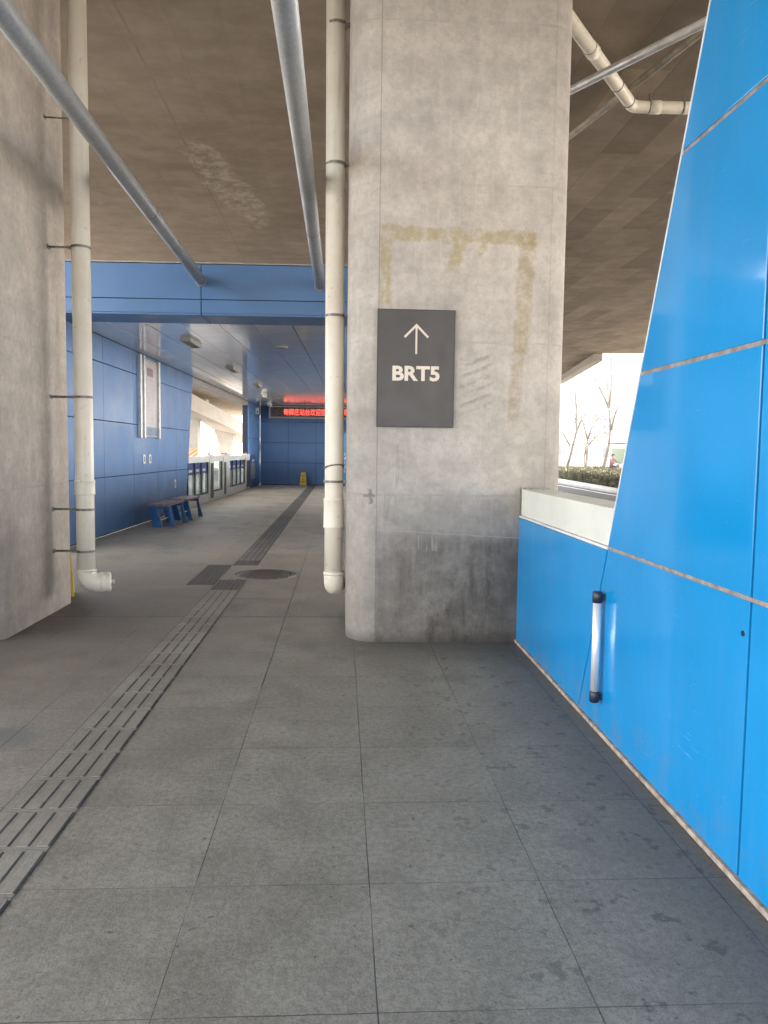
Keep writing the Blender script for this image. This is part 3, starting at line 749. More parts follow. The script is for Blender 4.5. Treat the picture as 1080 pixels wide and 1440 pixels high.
pipe_run('ivory overhead pipe with an elbow between pillar and blue wall', [(1.60, 6.52, 5.36), (3.16, 8.66, 5.36), (5.2, 8.60, 5.36)], .064, PVC,
         [(0, .45), (0, .62), (0, .78), (0, .94), (1, .09), (1, .27)], [(0, .47), (1, .12)], .12)
pipe_run('dusty brown pipe hung under the deck behind the ivory elbow', [(2.2, 12.3, 5.42), (4.0, 4.0, 5.42)] if False else [(2.42, 11.25, 5.42), (3.90, 4.2, 5.42)], .036, PVC_OLD, [(0, .12), (0, .38), (0, .66)], [])

# ------------------------------------------------------------------ direction sign on the pillar
sg = root('direction_sign', 'charcoal board with white up arrow and BRT5 lettering on the pillar', 'sign', (.585, 6.2, 1.755))
bm = bmesh.new(); box(bm, .282, .890, 6.192, 6.217, 1.755, 2.668, .002); mk('board', bm, SIGN_D, sg)
bm = bmesh.new()
for a, b, c, d_ in ((.278, .894, 2.668, 2.672), (.278, .894, 1.749, 1.755), (.278, .282, 1.755, 2.668), (.890, .894, 1.755, 2.668)): box(bm, a, b, 6.1905, 6.219, c, d_)
mk('frame', bm, SIGN_E, sg)
bm = bmesh.new()
prism(bm, [(.579, 2.325), (.594, 2.325), (.594, 2.55), (.579, 2.55)], 'Y', 6.1885, 6.193)
prism(bm, [(.5865, 2.562), (.686, 2.462), (.675, 2.449), (.5865, 2.538), (.498, 2.449), (.487, 2.462)], 'Y', 6.1880, 6.193)
mk('arrow', bm, SIGN_W, sg)
me = text_mesh('BRT5', .178, .0062, .002)
bb = [v.co for v in me.vertices]; x0, x1 = min(v.x for v in bb), max(v.x for v in bb); y0, y1 = min(v.y for v in bb), max(v.y for v in bb)
sx = .376/(x1-x0); sy = .118/(y1-y0)
me.transform(Matrix.Diagonal((sx, sy, 1, 1)) @ Matrix.Translation((-(x0+x1)/2, -(y0+y1)/2, 0)))
me.transform(face_front(.588, 6.191, 2.172)); mkm('lettering', me, SIGN_W, sg)

# near station canopy, just above the frame: the two tubes end on it
cn = root('station_canopy', 'flat blue-edged canopy overhead, above the near blue wall', 'canopy', (-1.5, 0, 3.75))
bm = bmesh.new(); box(bm, -4.5, 1.62, -3.0, 2.2, 3.78, 4.15, .01); mk('roof', bm, BLUE_FAR, cn)
bm = bmesh.new(); box(bm, -4.45, 1.44, -2.95, 2.15, 3.762, 3.777, .003); mk('ceiling', bm, CEIL, cn)

# ------------------------------------------------------------------ near blue wall at right
XW = 1.45
bw = root('blue_wall', 'bright blue panelled wall with slanted edge at right of the platform', 'wall', (XW, 3.0, 0))
def sl_y(z): return 4.54-.415*z
G = .009
rowsz = [(.028, 1.045), (1.045, 1.945), (1.945, 2.845), (2.845, 3.75)]
colsy = [-1.0, .8, 2.63]
def wpanel(pts, name='wall_panel'):
    bm = bmesh.new(); prism(bm, pts, 'X', XW, XW+.03, .003); return mk(name, bm, BLUE, bw)
for z0, z1 in rowsz:
    a, b = z0+(G if z0 > .1 else 0), z1-G
    for y0, y1 in zip(colsy, colsy[1:]): wpanel([(y0+.008, a), (y1-.008, a), (y1-.008, b), (y0+.008, b)])
    if z0 < .1: wpanel([(2.638, a), (sl_y(a)-.008, a), (sl_y(b)-.008, b), (2.638, b)])
    else: wpanel([(2.638, a), (sl_y(a)-.001, a), (sl_y(b)-.001, b), (2.638, b)])
pl = wpanel([(sl_y(.028)+.008, .028), (6.215, .028), (6.215, 1.030), (sl_y(1.03)+.008, 1.030)])
bm = bmesh.new(); prism(bm, [(-1.0, .03), (sl_y(.03), .03), (sl_y(3.74), 3.74), (-1.0, 3.74)], 'X', XW+.0085, XW+.026)
bm2 = bmesh.new()
bm.free()
# horizontal grey sealant, vertical dark joints
bm = bmesh.new()
for z in (1.045, 1.945, 2.845): box(bm, XW+.004, XW+.028, -1.0, sl_y(z)-.004, z-G+.0005, z+G-.0005)
mk('sealant_joint', bm, SEALANT, bw)
bm = bmesh.new()
for y in (.8, 2.63): box(bm, XW+.012, XW+.028, y-.0075, y+.0075, .03, 3.74)
prism(bm, [(sl_y(.03)-.0075, .03), (sl_y(.03)+.0075, .03), (sl_y(1.03)+.0075, 1.03), (sl_y(1.03)-.0075, 1.03)], 'X', XW+.012, XW+.028)
mk('dark_joint', bm, DARKGAP, bw)
bm = bmesh.new(); prism(bm, [(-1.0, 0), (6.21, 0), (6.21, .9), (sl_y(.9)+.01, .9), (sl_y(3.74)-.004, 3.74), (-1.0, 3.74)], 'X', XW+.032, XW+.16)
mk('core', bm, CREAM, bw)
bm = bmesh.new()
prism(bm, [(sl_y(1.06), 1.06), (sl_y(1.06)+.012, 1.06), (sl_y(3.75)+.012, 3.75), (sl_y(3.75), 3.75)], 'X', XW-.002, XW+.165, .001)
mk('edge_trim', bm, ALU, bw)
bm = bmesh.new(); box(bm, XW-.012, XW+.03, -1.0, 6.215, .001, .024, .003); mk('mortar_base', bm, MORTAR, bw)
bm = bmesh.new(); bmesh.ops.create_cone(bm, cap_ends=True, segments=16, radius1=.011, radius2=.011, depth=.004, matrix=Matrix.Translation((XW-.0005, 2.672, .915)) @ Matrix.Rotation(math.pi/2, 4, 'Y'))
mk('screw_hole', bm, BLACKP, bw)
gh = bmesh.new(); tube(gh, [(XW-.040, 4.125, .235), (XW-.040, 4.128, .75)], .023, 28)
gh = mk('pull_handle', gh, CHROME, bw); gh['label'] = 'bright steel pull bar with black ends'
for z0, z1, yy in ((.184, .250, 4.125), (.738, .803, 4.128)):
    bm = bmesh.new(); tube(bm, [(XW-.040, yy, z0), (XW-.040, yy, z0+.006), (XW-.040, yy, z1-.006), (XW-.040, yy, z1)], [.021, .0275, .0275, .021], 24)
    zm = (z0+z1)/2; box(bm, XW-.03, XW-.001, yy-.014, yy+.014, zm-.018, zm+.018, .003)
    mk('end_cap', bm, BLACKP, gh)

pb = root('parapet_box', 'cream sheet metal box along the top of the low blue wall', 'parapet', (1.57, 5.1, 1.03))
bm = bmesh.new(); prism(bm, [(sl_y(1.05)+.012, 1.052), (6.19, 1.052), (6.19, 1.262), (sl_y(1.262)+.02, 1.262)], 'X', XW+.012, 1.70, .004); mk('casing', bm, CREAM, pb)
bm = bmesh.new(); box(bm, XW-.002, XW+.05, sl_y(1.04)+.010, 6.205, 1.034, 1.049, .002); mk('drip_edge', bm, ALU, pb)
bm = bmesh.new(); box(bm, XW+.006, 1.69, 6.1905, 6.217, 1.03, 1.275, .002); mk('end_seal', bm, STEEL, pb)

# ------------------------------------------------------------------ far station
st = root('station_shelter', 'blue panelled station shelter with metal ceiling and open side', 'station shelter', (-2.1, 14, 0), None, F)
AW, BW, CZ = -4.3, 26.0, 3.5
FB = 2.42                                        # fascia front
def fp_panel(name, pts, axis, a, b, mat=BLUE_FAR, par=st):
    bm = bmesh.new(); prism(bm, pts, axis, a, b, .003); return mk(name, bm, mat, par, F)
def edge_b(z): return 11.2+.27*z                 # slanted rear edge of the side wall
g = .008
zs = [(.02, 1.035), (1.035, 2.035), (2.035, 3.035), (3.035, 3.5)]
bs = [FB+.32, 4.86, 6.65, 8.49, 10.23]
for z0, z1 in zs:
    for b0, b1 in zip(bs, bs[1:]):
        fp_panel('side_panel', [(b0+g*.6, z0+g), (b1-g*.6, z0+g), (b1-g*.6, z1-g), (b0+g*.6, z1-g)], 'X', AW-.03, AW)
    fp_panel('side_panel', [(10.23+g*.6, z0+g), (edge_b(z0+g), z0+g), (edge_b(z1-g), z1-g), (10.23+g*.6, z1-g)], 'X', AW-.03, AW)
bm = bmesh.new(); prism(bm, [(FB+.3, 0), (edge_b(0)-.01, 0), (edge_b(3.5)-.01, 3.5), (FB+.3, 3.5)], 'X', AW-.2, AW-.022); mk('side_wall', bm, DARKGAP, st, F)
# rear left return wall
rb = [22.45, 24.3, BW]
for z0, z1 in zs:
    for b0, b1 in zip(rb, rb[1:]): fp_panel('side_panel', [(b0+g, z0+g), (b1-g, z0+g), (b1-g, z1-g), (b0+g, z1-g)], 'X', AW-.03, AW)
bm = bmesh.new(); prism(bm, [(22.46, 0), (BW, 0), (BW, 3.5), (22.46, 3.5)], 'X', AW-.25, AW-.022); mk('side_wall', bm, DARKGAP, st, F)
# back wall
ba = [AW+.005, -3.05, -1.80, -.55, .70]
zb = [(.02, 1.0), (1.0, 1.90), (1.90, 2.82), (2.82, 3.5)]
for z0, z1 in zb:
    for a0, a1 in zip(ba, ba[1:]): fp_panel('back_panel', [(a0+g, z0+g), (a1-g, z0+g), (a1-g, z1-g), (a0+g, z1-g)], 'Y', BW, BW+.03)
bm = bmesh.new(); box(bm, AW, .8, BW+.022, BW+.2, 0, 3.6); mk('back_wall', bm, DARKGAP, st, F)
# right hand side, hidden behind the pillar: low wall and posts, open above
bm = bmesh.new()
box(bm, .62, .78, FB+.3, BW, 0, 1.3)
mk('side_wall', bm, BLUE_FAR, st, F)
# fascia
fz = [(3.50, 3.70), (3.70, 4.20)]
for z0, z1 in fz:
    for a0, a1 in ((-4.6, -2.09), (-2.09, .40), (.40, 1.0)): fp_panel('fascia_panel', [(a0+.007, z0+g*.7), (a1-.007, z0+g*.7), (a1-.007, z1-g*.7), (a0+.007, z1-g*.7)], 'Y', FB, FB+.03)
for a0, a1 in ((-4.6, -2.09), (-2.09, .40), (.40, 1.0)): fp_panel('fascia_soffit', [(a0+.007, FB+.005), (a1-.007, FB+.005), (a1-.007, FB+.78), (a0+.007, FB+.78)], 'Z', 3.478, 3.503)
bm = bmesh.new(); box(bm, -4.6, 1.0, FB+.022, FB+.76, 3.507, 4.19); mk('fascia_core', bm, DARKGAP, st, F)
bm = bmesh.new(); box(bm, -4.62, 1.02, FB-.01, FB+.3, 4.205, 4.22); mk('fascia_cap', bm, LAMP_G, st, F)
# ceiling: strips 0.6 m wide along the platform
for k in range(9):
    a0 = AW+.002+k*.572
    bm = bmesh.new(); box(bm, a0+.006, a0+.566, FB+.79, BW, 3.5, 3.515, .003); mk('ceiling_strip', bm, CEIL, st, F)
bm = bmesh.new(); box(bm, AW-.2, .85, FB+.77, BW+.2, 3.52, 3.60); mk('roof', bm, DARKGAP, st, F)
bm = bmesh.new(); box(bm, AW-.28, AW-.02, edge_b(3.45), 22.45, 3.34, 3.498, .01); mk('eaves_beam', bm, LAMP_G, st, F)

# ceiling lights
cl = root('ceiling_light', 'grey louvred ceiling light nearest the blue fascia', 'ceiling light', (-2.86, 5.25, 3.5), 'louvred lights on the station ceiling', F)
bm = bmesh.new()
x0, x1, y0, y1 = -2.95, -2.77, 4.85, 5.75
for a, b, c, d_ in ((x0, x0+.02, y0, y1), (x1-.02, x1, y0, y1), (x0+.02, x1-.02, y0, y0+.02), (x0+.02, x1-.02, y1-.02, y1)): box(bm, a, b, c, d_, 3.43, 3.499, .002)
mk('casing', bm, LAMP_G, cl, F)
bm = bmesh.new()
for k in range(9): box(bm, x0+.022, x1-.022, y0+.07+k*.095, y0+.077+k*.095, 3.435, 3.464)
mk('louvre', bm, LAMP_G, cl, F)
bm = bmesh.new(); box(bm, x0+.022, x1-.022, y0+.022, y1-.022, 3.465, 3.497)
mk('reflector', bm, LAMP_D, cl, F)
for b, lab in ((4.5, 'grey louvred ceiling light, second from the blue fascia'), (9.0, 'grey louvred ceiling light farthest along the station ceiling')):
    dup(cl, F.to_3x3() @ Vector((0, b, 0)), lab)
dl = root('downlight', 'flat oval downlight in the metal ceiling near the red screen', 'downlight', (-1.28, 5.85, 3.5), None, F)
bm = bmesh.new(); bmesh.ops.create_cone(bm, cap_ends=True, segments=32, radius1=.10, radius2=.12, depth=.03, matrix=Matrix.Translation((-1.28, 5.85, 3.485))); mk('ring', bm, LAMP_G, dl, F)
bm = bmesh.new(); bmesh.ops.create_cone(bm, cap_ends=True, segments=32, radius1=.08, radius2=.08, depth=.01, matrix=Matrix.Translation((-1.28, 5.85, 3.467))); mk('lens', bm, LAMP_D, dl, F)

def camera_thing(label, a, b, z, dome):
    o = root('security_camera', label, 'security camera', (a, b, z), 'security cameras under the station ceiling', F)
    bm = bmesh.new()
    if dome:
        bmesh.ops.create_cone(bm, cap_ends=True, segments=24, radius1=.09, radius2=.10, depth=.05, matrix=Matrix.Translation((a, b, 3.474))); mk('mount', bm, WHITE, o, F)
        bm = bmesh.new(); tube(bm, [(a-.02, b, 3.42), (a+.15, b-.18, 3.38)], .05, 16); tube(bm, [(a, b, 3.47), (a, b, 3.40)], .02, 10); mk('body', bm, WHITE, o, F)
        bm = bmesh.new(); tube(bm, [(a+.15, b-.18, 3.38), (a+.158, b-.19, 3.378)], .04, 16); mk('lens', bm, BLACKP, o, F)
    else:
        box(bm, a, a+.12, b-.06, b+.06, z, z+.26, .01); mk('body', bm, WHITE, o, F)
        bm = bmesh.new(); box(bm, a+.05, a+.1, b-.068, b-.061, z+.05, z+.12, .002); mk('lens', bm, LAMP_D, o, F)
camera_thing('white bullet camera on the ceiling left of the red screen', -3.12, 17.9, 3.4, True)
camera_thing('small white camera hanging at the left end of the red screen', -3.62, 23.6, 3.4, True)
camera_thing('white box sensor fixed at the corner post beside the gates', AW+.004, 24.6, 3.10, False)

# LED screen
led = root('led_screen', 'long hanging screen with scrolling red letters', 'screen', (-1.9, 25.0, 2.95), None, F)
bm = bmesh.new(); box(bm, -3.78, .45, 25.03, 25.28, 2.96, 3.46, .01); mk('housing', bm, LED_BOX, led, F)
bm = bmesh.new(); box(bm, -3.70, .38, 25.018, 25.029, 3.03, 3.42); mk('display', bm, LED_SCR, led, F)
bm = bmesh.new()
for a, b, c, d_ in ((-3.79, .46, 2.95, 2.985), (-3.79, .46, 3.435, 3.47), (-3.79, -3.755, 2.986, 3.434), (.425, .46, 2.986, 3.434)): box(bm, a, b, 25.0, 25.06, c, d_, .003)
mk('frame', bm, LAMP_G, led, F)
for a in (-3.2, -.4):
    bm = bmesh.new(); tube(bm, [(a, 25.15, 3.455), (a, 25.15, 3.505)], .02, 10); mk('hanger', bm, STEEL, led, F)
me = text_mesh('甸柳庄站台欢迎您', .26, .002, .003, 'LEFT')
bb = [v.co for v in me.vertices]
if bb:
    x0, x1 = min(v.x for v in bb), max(v.x for v in bb); y0, y1 = min(v.y for v in bb), max(v.y for v in bb)
    me.transform(Matrix.Diagonal((1.84/(x1-x0), .30/(y1-y0), 1, 1)) @ Matrix.Translation((-x0, -(y0+y1)/2, 0)))
    me.transform(face_front(-3.16, 25.012, 3.225)); mkm('lettering', me, LED_TXT, led, F)
    me = text_mesh('泉', .26, .002, .003)
    me.transform(Matrix.Diagonal((1.05, 1.15, 1, 1))); me.transform(face_front(-.42, 25.012, 3.225)); mkm('lettering', me, LED_TXT, led, F)

# notice board on the side wall
nb = root('notice_board', 'tall framed route sheet with metal side rails on the blue side wall', 'notice board', (AW, 7.7, 1.78), None, F)
bm = bmesh.new(); box(bm, AW+.001, AW+.03, 6.98, 8.42, 1.80, 3.42, .003); mk('backing', bm, LAMP_G, nb, F)
bm = bmesh.new(); box(bm, AW+.0305, AW+.034, 7.35, 8.34, 2.01, 3.36); sh = mk('sheet', bm, POSTER, nb, F)
bm = bmesh.new(); box(bm, AW+.0345, AW+.0365, 7.55, 8.0, 3.08, 3.25); mk('title', bm, POSTER_T, sh, F)
bm = bmesh.new(); box(bm, AW+.0305, AW+.035, 7.35, 8.34, 1.83, 2.005); mk('blue_foot', bm, POSTER_B, nb, F)
for y0, y1 in ((6.93, 7.04), (7.20, 7.29), (8.36, 8.47)):
    bm = bmesh.new(); box(bm, AW+.001, AW+.075, y0, y1, 1.77, 3.46, .006); mk('rail', bm, GALV_BRIGHT, nb, F)

def plate(label, b, z, w=.12, h=.2):
    o = root('wall_plate', label, 'wall plate', (AW, b, z), 'small plates on the blue side wall', F)
    bm = bmesh.new(); box(bm, AW+.001, AW+.012, b-w/2, b+w/2, z-h/2, z+h/2, .003); mk('cover', bm, WHITE, o, F)
    bm = bmesh.new(); box(bm, AW+.0122, AW+.016, b-w*.14, b+w*.14, z-h*.28, z+h*.28, .001); mk('print', bm, LAMP_D, o, F)
plate('white plate under the notice board, nearer the front', 7.36, 1.335, .17, .19)
plate('white plate under the notice board, nearer the gates', 7.80, 1.335, .17, .19)
plate('small white plate low on the wall beside the bench', 10.05, .71, .13, .2)

# benches
def bench_build(b0, b1):
    o = root('bench', 'blue framed bench with brown seat nearest the camera', 'bench', (-3.870, (b0+b1)/2, 0), 'benches along the blue side wall', F)
    bm = bmesh.new()
    for k in range(4): box(bm, -4.050+k*.105, -4.050+k*.105+.098, b0, b1, .425, .465, .004)
    mk('seat', bm, WOODBR, o, F)
    for b in (b0+.02, b1-.26):
        bm = bmesh.new()
        prism(bm, [(-4.050, .422), (-3.620, .422), (-3.620, .36), (-3.870, .36), (-3.780, .0), (-3.960, .0)], 'Y', b, b+.05, .004)
        mk('leg', bm, BLUE_BENCH, o, F)
        bm = bmesh.new(); prism(bm, [(-3.665, .36), (-3.620, .36), (-3.520, .0), (-3.620, .0)], 'Y', b+.001, b+.045, .003)
        mk('leg', bm, BLUE_BENCH, o, F)
    bm = bmesh.new(); tube(bm, [(-3.840, b0+.07, .14), (-3.840, b1-.26, .14)], .012, 10); mk('stretcher', bm, ALU, o, F)
    return o
be = bench_build(6.38, 7.72)
be.matrix_basis = Matrix.Translation(F.to_3x3() @ Vector((.09, 0, 0))) @ be.matrix_basis
dup(be, F.to_3x3() @ Vector((0.0, 1.60, 0)), 'blue framed bench with brown seat farther along, beside the first gate')

# platform gates
def gate(label, b0, b1, n, band, solid=True):
    o = root('platform_gate', label, 'platform gate', (AW, (b0+b1)/2, 0), 'platform gates along the open side', F)
    x0, x1 = AW-.10, AW+.02
    bm = bmesh.new(); box(bm, x0, x1+.01, b0, b1, 0, .26, .006); mk('base', bm, GATEW, o, F)
    bm = bmesh.new(); box(bm, x0, x1+.01, b0, b1, 1.18, 1.36, .006); mk('top_rail', bm, GATEW, o, F)
    w = (b1-b0)/n
    for k in range(n):
        a, b = b0+k*w, b0+(k+1)*w
        bm = bmesh.new()
        for p, q in ((a+.003, a+.05), (b-.05, b-.003)): box(bm, x0+.02, x1-.01, p, q, .262, 1.178, .002)
        box(bm, x0+.02, x1-.01, a+.052, b-.052, .262, .31, .002)
        fr = mk('pane_frame', bm, GATED, o, F)
        bm = bmesh.new(); box(bm, x0+.05, x0+.062, a+.052, b-.052, .312, 1.176)
        mk('pane', bm, GLASS, fr, F)
        if band:
            bm = bmesh.new(); box(bm, x0+.064, x0+.070, a+.054, b-.054, .86, 1.175); bd = mk('blue_band', bm, GATEB, o, F)
            bm = bmesh.new(); box(bm, x0+.071, x0+.074, a+w*.28, b-w*.28, .93, .995); mk('print', bm, LABELW, bd, F)
    return o
def post(label, b0, b1, dark=True):
    o = root('gate_post', label, 'gate post', (AW, (b0+b1)/2, 0), 'white posts between the platform gates', F)
    bm = bmesh.new(); box(bm, AW-.12, AW+.06, b0, b1, 0, 1.40, .012); mk('body', bm, GATEW, o, F)
    bm = bmesh.new(); bmesh.ops.create_cone(bm, cap_ends=True, segments=16, radius1=.05, radius2=.04, depth=.05, matrix=Matrix.Translation((AW-.03, (b0+b1)/2, 1.424))); mk('warning_lamp', bm, REDP, o, F)
    if dark:
        bm = bmesh.new(); box(bm, AW+.0605, AW+.066, b0+.06, b1-.06, .10, 1.15, .002); mk('door_slot', bm, GATED, o, F)
gate('gate with three blue-banded panes beside the bench', 11.45, 14.15, 3, True)
post('white post with dark slot right after the first gate', 14.16, 14.75)
gate('narrow plain glass gate between two white posts', 14.76, 16.45, 1, False)
post('white post with dark slot after the narrow glass gate', 16.46, 16.95)
post('wide plain white post before the four-pane gate', 16.96, 17.60, False)
gate('long gate with four blue-banded panes', 17.61, 21.4, 4, True)
post('white post closing the long gate at the blue wall', 21.41, 22.4)

gs = root('platform_gate', 'single narrow pane on the blue end wall past the last post', 'platform gate', (AW, 23.5, 0), 'platform gates along the open side', F)
bm = bmesh.new(); box(bm, AW+.001, AW+.03, 22.6, 24.4, .02, 1.36, .004); mk('board', bm, GATEB, gs, F)
bm = bmesh.new(); box(bm, AW+.031, AW+.036, 22.9, 24.1, .33, 1.0); mk('pane', bm, GLASS, gs, F)
bm = bmesh.new(); box(bm, AW+.031, AW+.036, 23.2, 23.9, 1.08, 1.16); mk('print', bm, LABELW, gs, F)

# wet floor signs
def floor_sign(label, x, y, M, rz, s=1.0, base=0.0):
    MM = M @ Matrix.Translation((x, y, base)) @ Matrix.Rotation(rz, 4, 'Z') @ Matrix.Scale(s, 4)
    o = bpy.data.objects.new('floor_sign', None); COL.objects.link(o); o.matrix_basis = MM; WM[o] = MM.copy()
    tag(o, label, 'floor sign', 'yellow floor signs')
    for sgn in (-1, 1):
        bm = bmesh.new()
        pts = [(-.15, 0), (-.06, 0), (-.05, .03), (.05, .03), (.06, 0), (.15, 0), (.105, .60), (.04, .62), (-.04, .62), (-.105, .60)]
        prism(bm, pts, 'Y', -.008, .008, .004)
        bmesh.ops.transform(bm, matrix=Matrix.Translation((0, sgn*.13, 0)) @ Matrix.Rotation(R(12)*sgn, 4, 'X'), verts=bm.verts)
        pn = mk('panel', bm, YELLOW, o, MM)
        if sgn < 0:
            T = MM @ Matrix.Translation((0, -.13, 0)) @ Matrix.Rotation(-R(12), 4, 'X')
            bm = bmesh.new(); prism(bm, [(-.04, .25), (.04, .25), (0, .33)], 'Y', -.0105, -.0085); mk('warning_triangle', bm, YRED, pn, T)
            for tx, zz in (('小心', .45), ('地滑', .16)):
                me = text_mesh(tx, .085, .003, .001)
                if len(me.vertices): me.transform(face_front(0, -.010, zz)); mkm('lettering', me, YBLACK, pn, T)
    bm = bmesh.new(); box(bm, -.045, .045, -.03, .03, .595, .625, .004); mk('hinge', bm, YBLACK, o, MM)
    return o
floor_sign('yellow wet floor sign standing before the far blue wall', -2.33, 25.55, F, 0)
floor_sign('yellow floor sign tucked behind the left pillar and its drain pipe', -2.95, 8.25, I4, R(18), 1.0)

# blue information board glimpsed between pipe and pillar
ib = root('information_board', 'upright blue board glimpsed between drain pipe and wide pillar', 'information board', (-.1, 20, 0), None, F)
bm = bmesh.new(); box(bm, -.42, .45, 20.0, 20.06, .30, 2.26, .006); mk('board', bm, BOARDB, ib, F)
bm = bmesh.new()
for k in range(5): box(bm, -.385, -.365+.02*(k % 2), 19.993, 19.9995, .75+k*.16, .86+k*.16)
mk('print', bm, LABELW, ib, F)
for a in (-.36, .33):
    bm = bmesh.new(); box(bm, a, a+.06, 20.005, 20.055, 0, .299, .004); mk('leg', bm, LAMP_G, ib, F)

# ------------------------------------------------------------------ outside, right: hedge, trees, buildings, kiosk, rider
def leaf_cloud(bm, n, fn, size):
    for _ in range(n):
        p = Vector(fn()); a = Vector((random.gauss(0, 1), random.gauss(0, 1), random.gauss(0, 1))).normalized(); b = a.orthogonal().normalized(); c = a.cross(b)
        s = size*random.uniform(.6, 1.3)
        bm.faces.new([bm.verts.new(p+b*s*u+c*s*v) for u, v in ((-1, -.5), (.2, -.7), (1, .1), (-.1, .7))])
hg = root('hedge', 'low clipped hedge beyond the road at right, yellow-green on top', 'hedge', (16, 50, -.03))
hp = [(13.25, 28), (13.25, 36), (14.35, 50), (15.6, 64), (22.5, 64), (21, 44), (18.5, 28)]
bm = bmesh.new(); prism(bm, hp, 'Z', -.1, .43); mk('core', bm, HEDGE_L, hg)
bm = bmesh.new()
def hrand():
    while True:
        y = random.uniform(28, 64); t = (y-28)/36
        xl = 13.25 if y < 36 else 13.25+(y-36)*(2.35/28)
        xr = 18.5+t*4
        if random.random() < .45: return (xl+random.uniform(-.10, .08), y, random.uniform(-.05, .50))
        return (random.uniform(xl, xr), y, .43+random.uniform(-.03, .13)+.05*math.sin(y*1.7))
leaf_cloud(bm, 26000, hrand, .05); mk('leaves', bm, HEDGE_L, hg)

def bare_tree(label, base, forks, h, r, seed, dry=None):
    random.seed(seed)
    x, y = base
    o = root('bare_tree', label, 'tree', (x, y, -.16), 'bare winter trees beyond the hedge')
    bm = bmesh.new(); tips = []
    tw = bmesh.new()
    def grow(p, d, L, rr, depth):
        q = p; pts = [p]; n = 4
        for i in range(n):
            d = (d+Vector((random.uniform(-.10, .10), random.uniform(-.10, .10), random.uniform(-.02, .06)))).normalized()
            q = q+d*(L/n); pts.append(q)
        tube(bm if depth < 2 else tw, pts, [rr*(1-.45*i/n) for i in range(n+1)], 8 if depth < 2 else 5)
        tips.append(q)
        if depth >= 4: return
        k = 3 if depth < 3 else 2
        for j in range(k):
            nd = (d+Vector((random.uniform(-.65, .65), random.uniform(-.6, .6), random.uniform(-.1, .5)))).normalized()
            grow(q, nd, L*random.uniform(.58, .82), rr*.55*random.uniform(.8, 1.05), depth+1)
        if depth in (1, 2):
            nd = (d+Vector((random.uniform(-.9, .9), random.uniform(-.6, .6), .1))).normalized()
            grow(pts[2], nd, L*.5, rr*.35, depth+2)
    b0 = Vector((x, y, -.16)); prev = b0; pr = r
    path = [b0]+[Vector(f) for f in forks[0]]
    tube(bm, path, [r*(1-.35*i/(len(path)-1)) for i in range(len(path))], 10)
    for limb in forks[1:]:
        s = Vector(limb[0]); e = Vector(limb[1]); mid = s.lerp(e, .5)+Vector((random.uniform(-.1, .1), 0, .05))
        tube(bm, [s, mid, e], [r*.62, r*.5, r*.36], 8)
        grow(e, (e-s).normalized(), h*.2, r*.34, 1)
    mk('trunk', bm, BARK, o); mk('twigs', tw, BARK, o)
    if dry:
        bm = bmesh.new()
        for c, n, s in dry: leaf_cloud(bm, n, lambda: (c[0]+random.gauss(0, s[0]), c[1]+random.gauss(0, .5), c[2]+random.gauss(0, s[1])), .075)
        mk('dry_leaves', bm, DRYLEAF, o)
Y0 = 62
k = Y0/58
def tp(x, z): return (x*k, Y0, 1.55+(z-1.55)*k)
bare_tree('slim bare tree leaning nearest the pillar edge', (16.9*k, Y0), [[tp(17.3, 1.2), tp(17.75, 3.2), tp(17.7, 5.0)], (tp(17.75, 3.2), tp(18.3, 4.4)), (tp(17.7, 4.9), tp(17.5, 6.9)), (tp(17.3, 2.2), tp(16.6, 3.4))], 6.5, .13, 3)
bare_tree('bare forked tree holding tufts of dry brown leaves', (18.62*k, Y0), [[tp(18.6, .7), tp(18.62, 1.8), tp(18.65, 2.7)], (tp(18.65, 2.6), tp(18.1, 4.4)), (tp(18.65, 2.7), tp(19.2, 4.0)), (tp(18.63, 2.2), tp(19.3, 2.9))], 4.5, .13, 11,
          [(tp(18.2, 4.1), 110, (.5, .35)), (tp(19.5, 4.3), 130, (.65, .3)), (tp(19.3, 2.9), 80, (.6, .25))])
bare_tree('short dark bare sapling beside the forked tree', (18.35*k, Y0-1), [[(18.2*k, Y0-1, .8), (18.15*k, Y0-1, 1.6)], ((18.15*k, Y0-1, 1.5), (18.1*k, Y0-1, 2.3)), ((18.15*k, Y0-1, 1.5), (18.3*k, Y0-1, 2.4))], 2.0, .10, 23)
bare_tree('tallest bare tree with wide arching limbs', (19.75*k, Y0), [[tp(20.0, .8), tp(20.3, 2.3), tp(20.4, 3.4)], (tp(20.4, 3.3), tp(20.2, 5.2)), (tp(20.2, 5.1), tp(19.1, 7.1)), (tp(20.2, 5.1), tp(20.3, 7.8)), (tp(20.4, 3.4), tp(21.1, 5.6))], 8.0, .17, 41)

random.seed(5)
def building(label, x0, x1, y0, y1, h, storeys, ncol, dx):
    o = root('apartment_building', label, 'building', ((x0+x1)/2, y0, -.16), 'pale buildings beyond the trees')
    bm = bmesh.new(); box(bm, x0, x1, y0, y1, -.16, h, .05); mk('wall', bm, BWALL, o)
    bm = bmesh.new(); box(bm, x0-.3, x1+.3, y0-.3, y1+.3, h+.003, h+.5, .03); mk('roof', bm, BTRIM, o)
    sh = (h-.6)/storeys; cw = (x1-x0)/ncol
    for s in range(storeys):
        for c in range(ncol):
            wx, wz = x0+cw*(c+.5), .2+sh*(s+.55)
            bm = bmesh.new(); box(bm, wx-cw*.3, wx+cw*.3, y0-.06, y0+.02, wz-sh*.25, wz+sh*.27); f = mk('window', bm, BTRIM, o)
            bm = bmesh.new(); box(bm, wx-cw*.26, wx-.04, y0-.075, y0-.062, wz-sh*.21, wz+sh*.23); box(bm, wx+.04, wx+cw*.26, y0-.075, y0-.062, wz-sh*.21, wz+sh*.23)
            mk('pane', bm, GLASS_D, f)
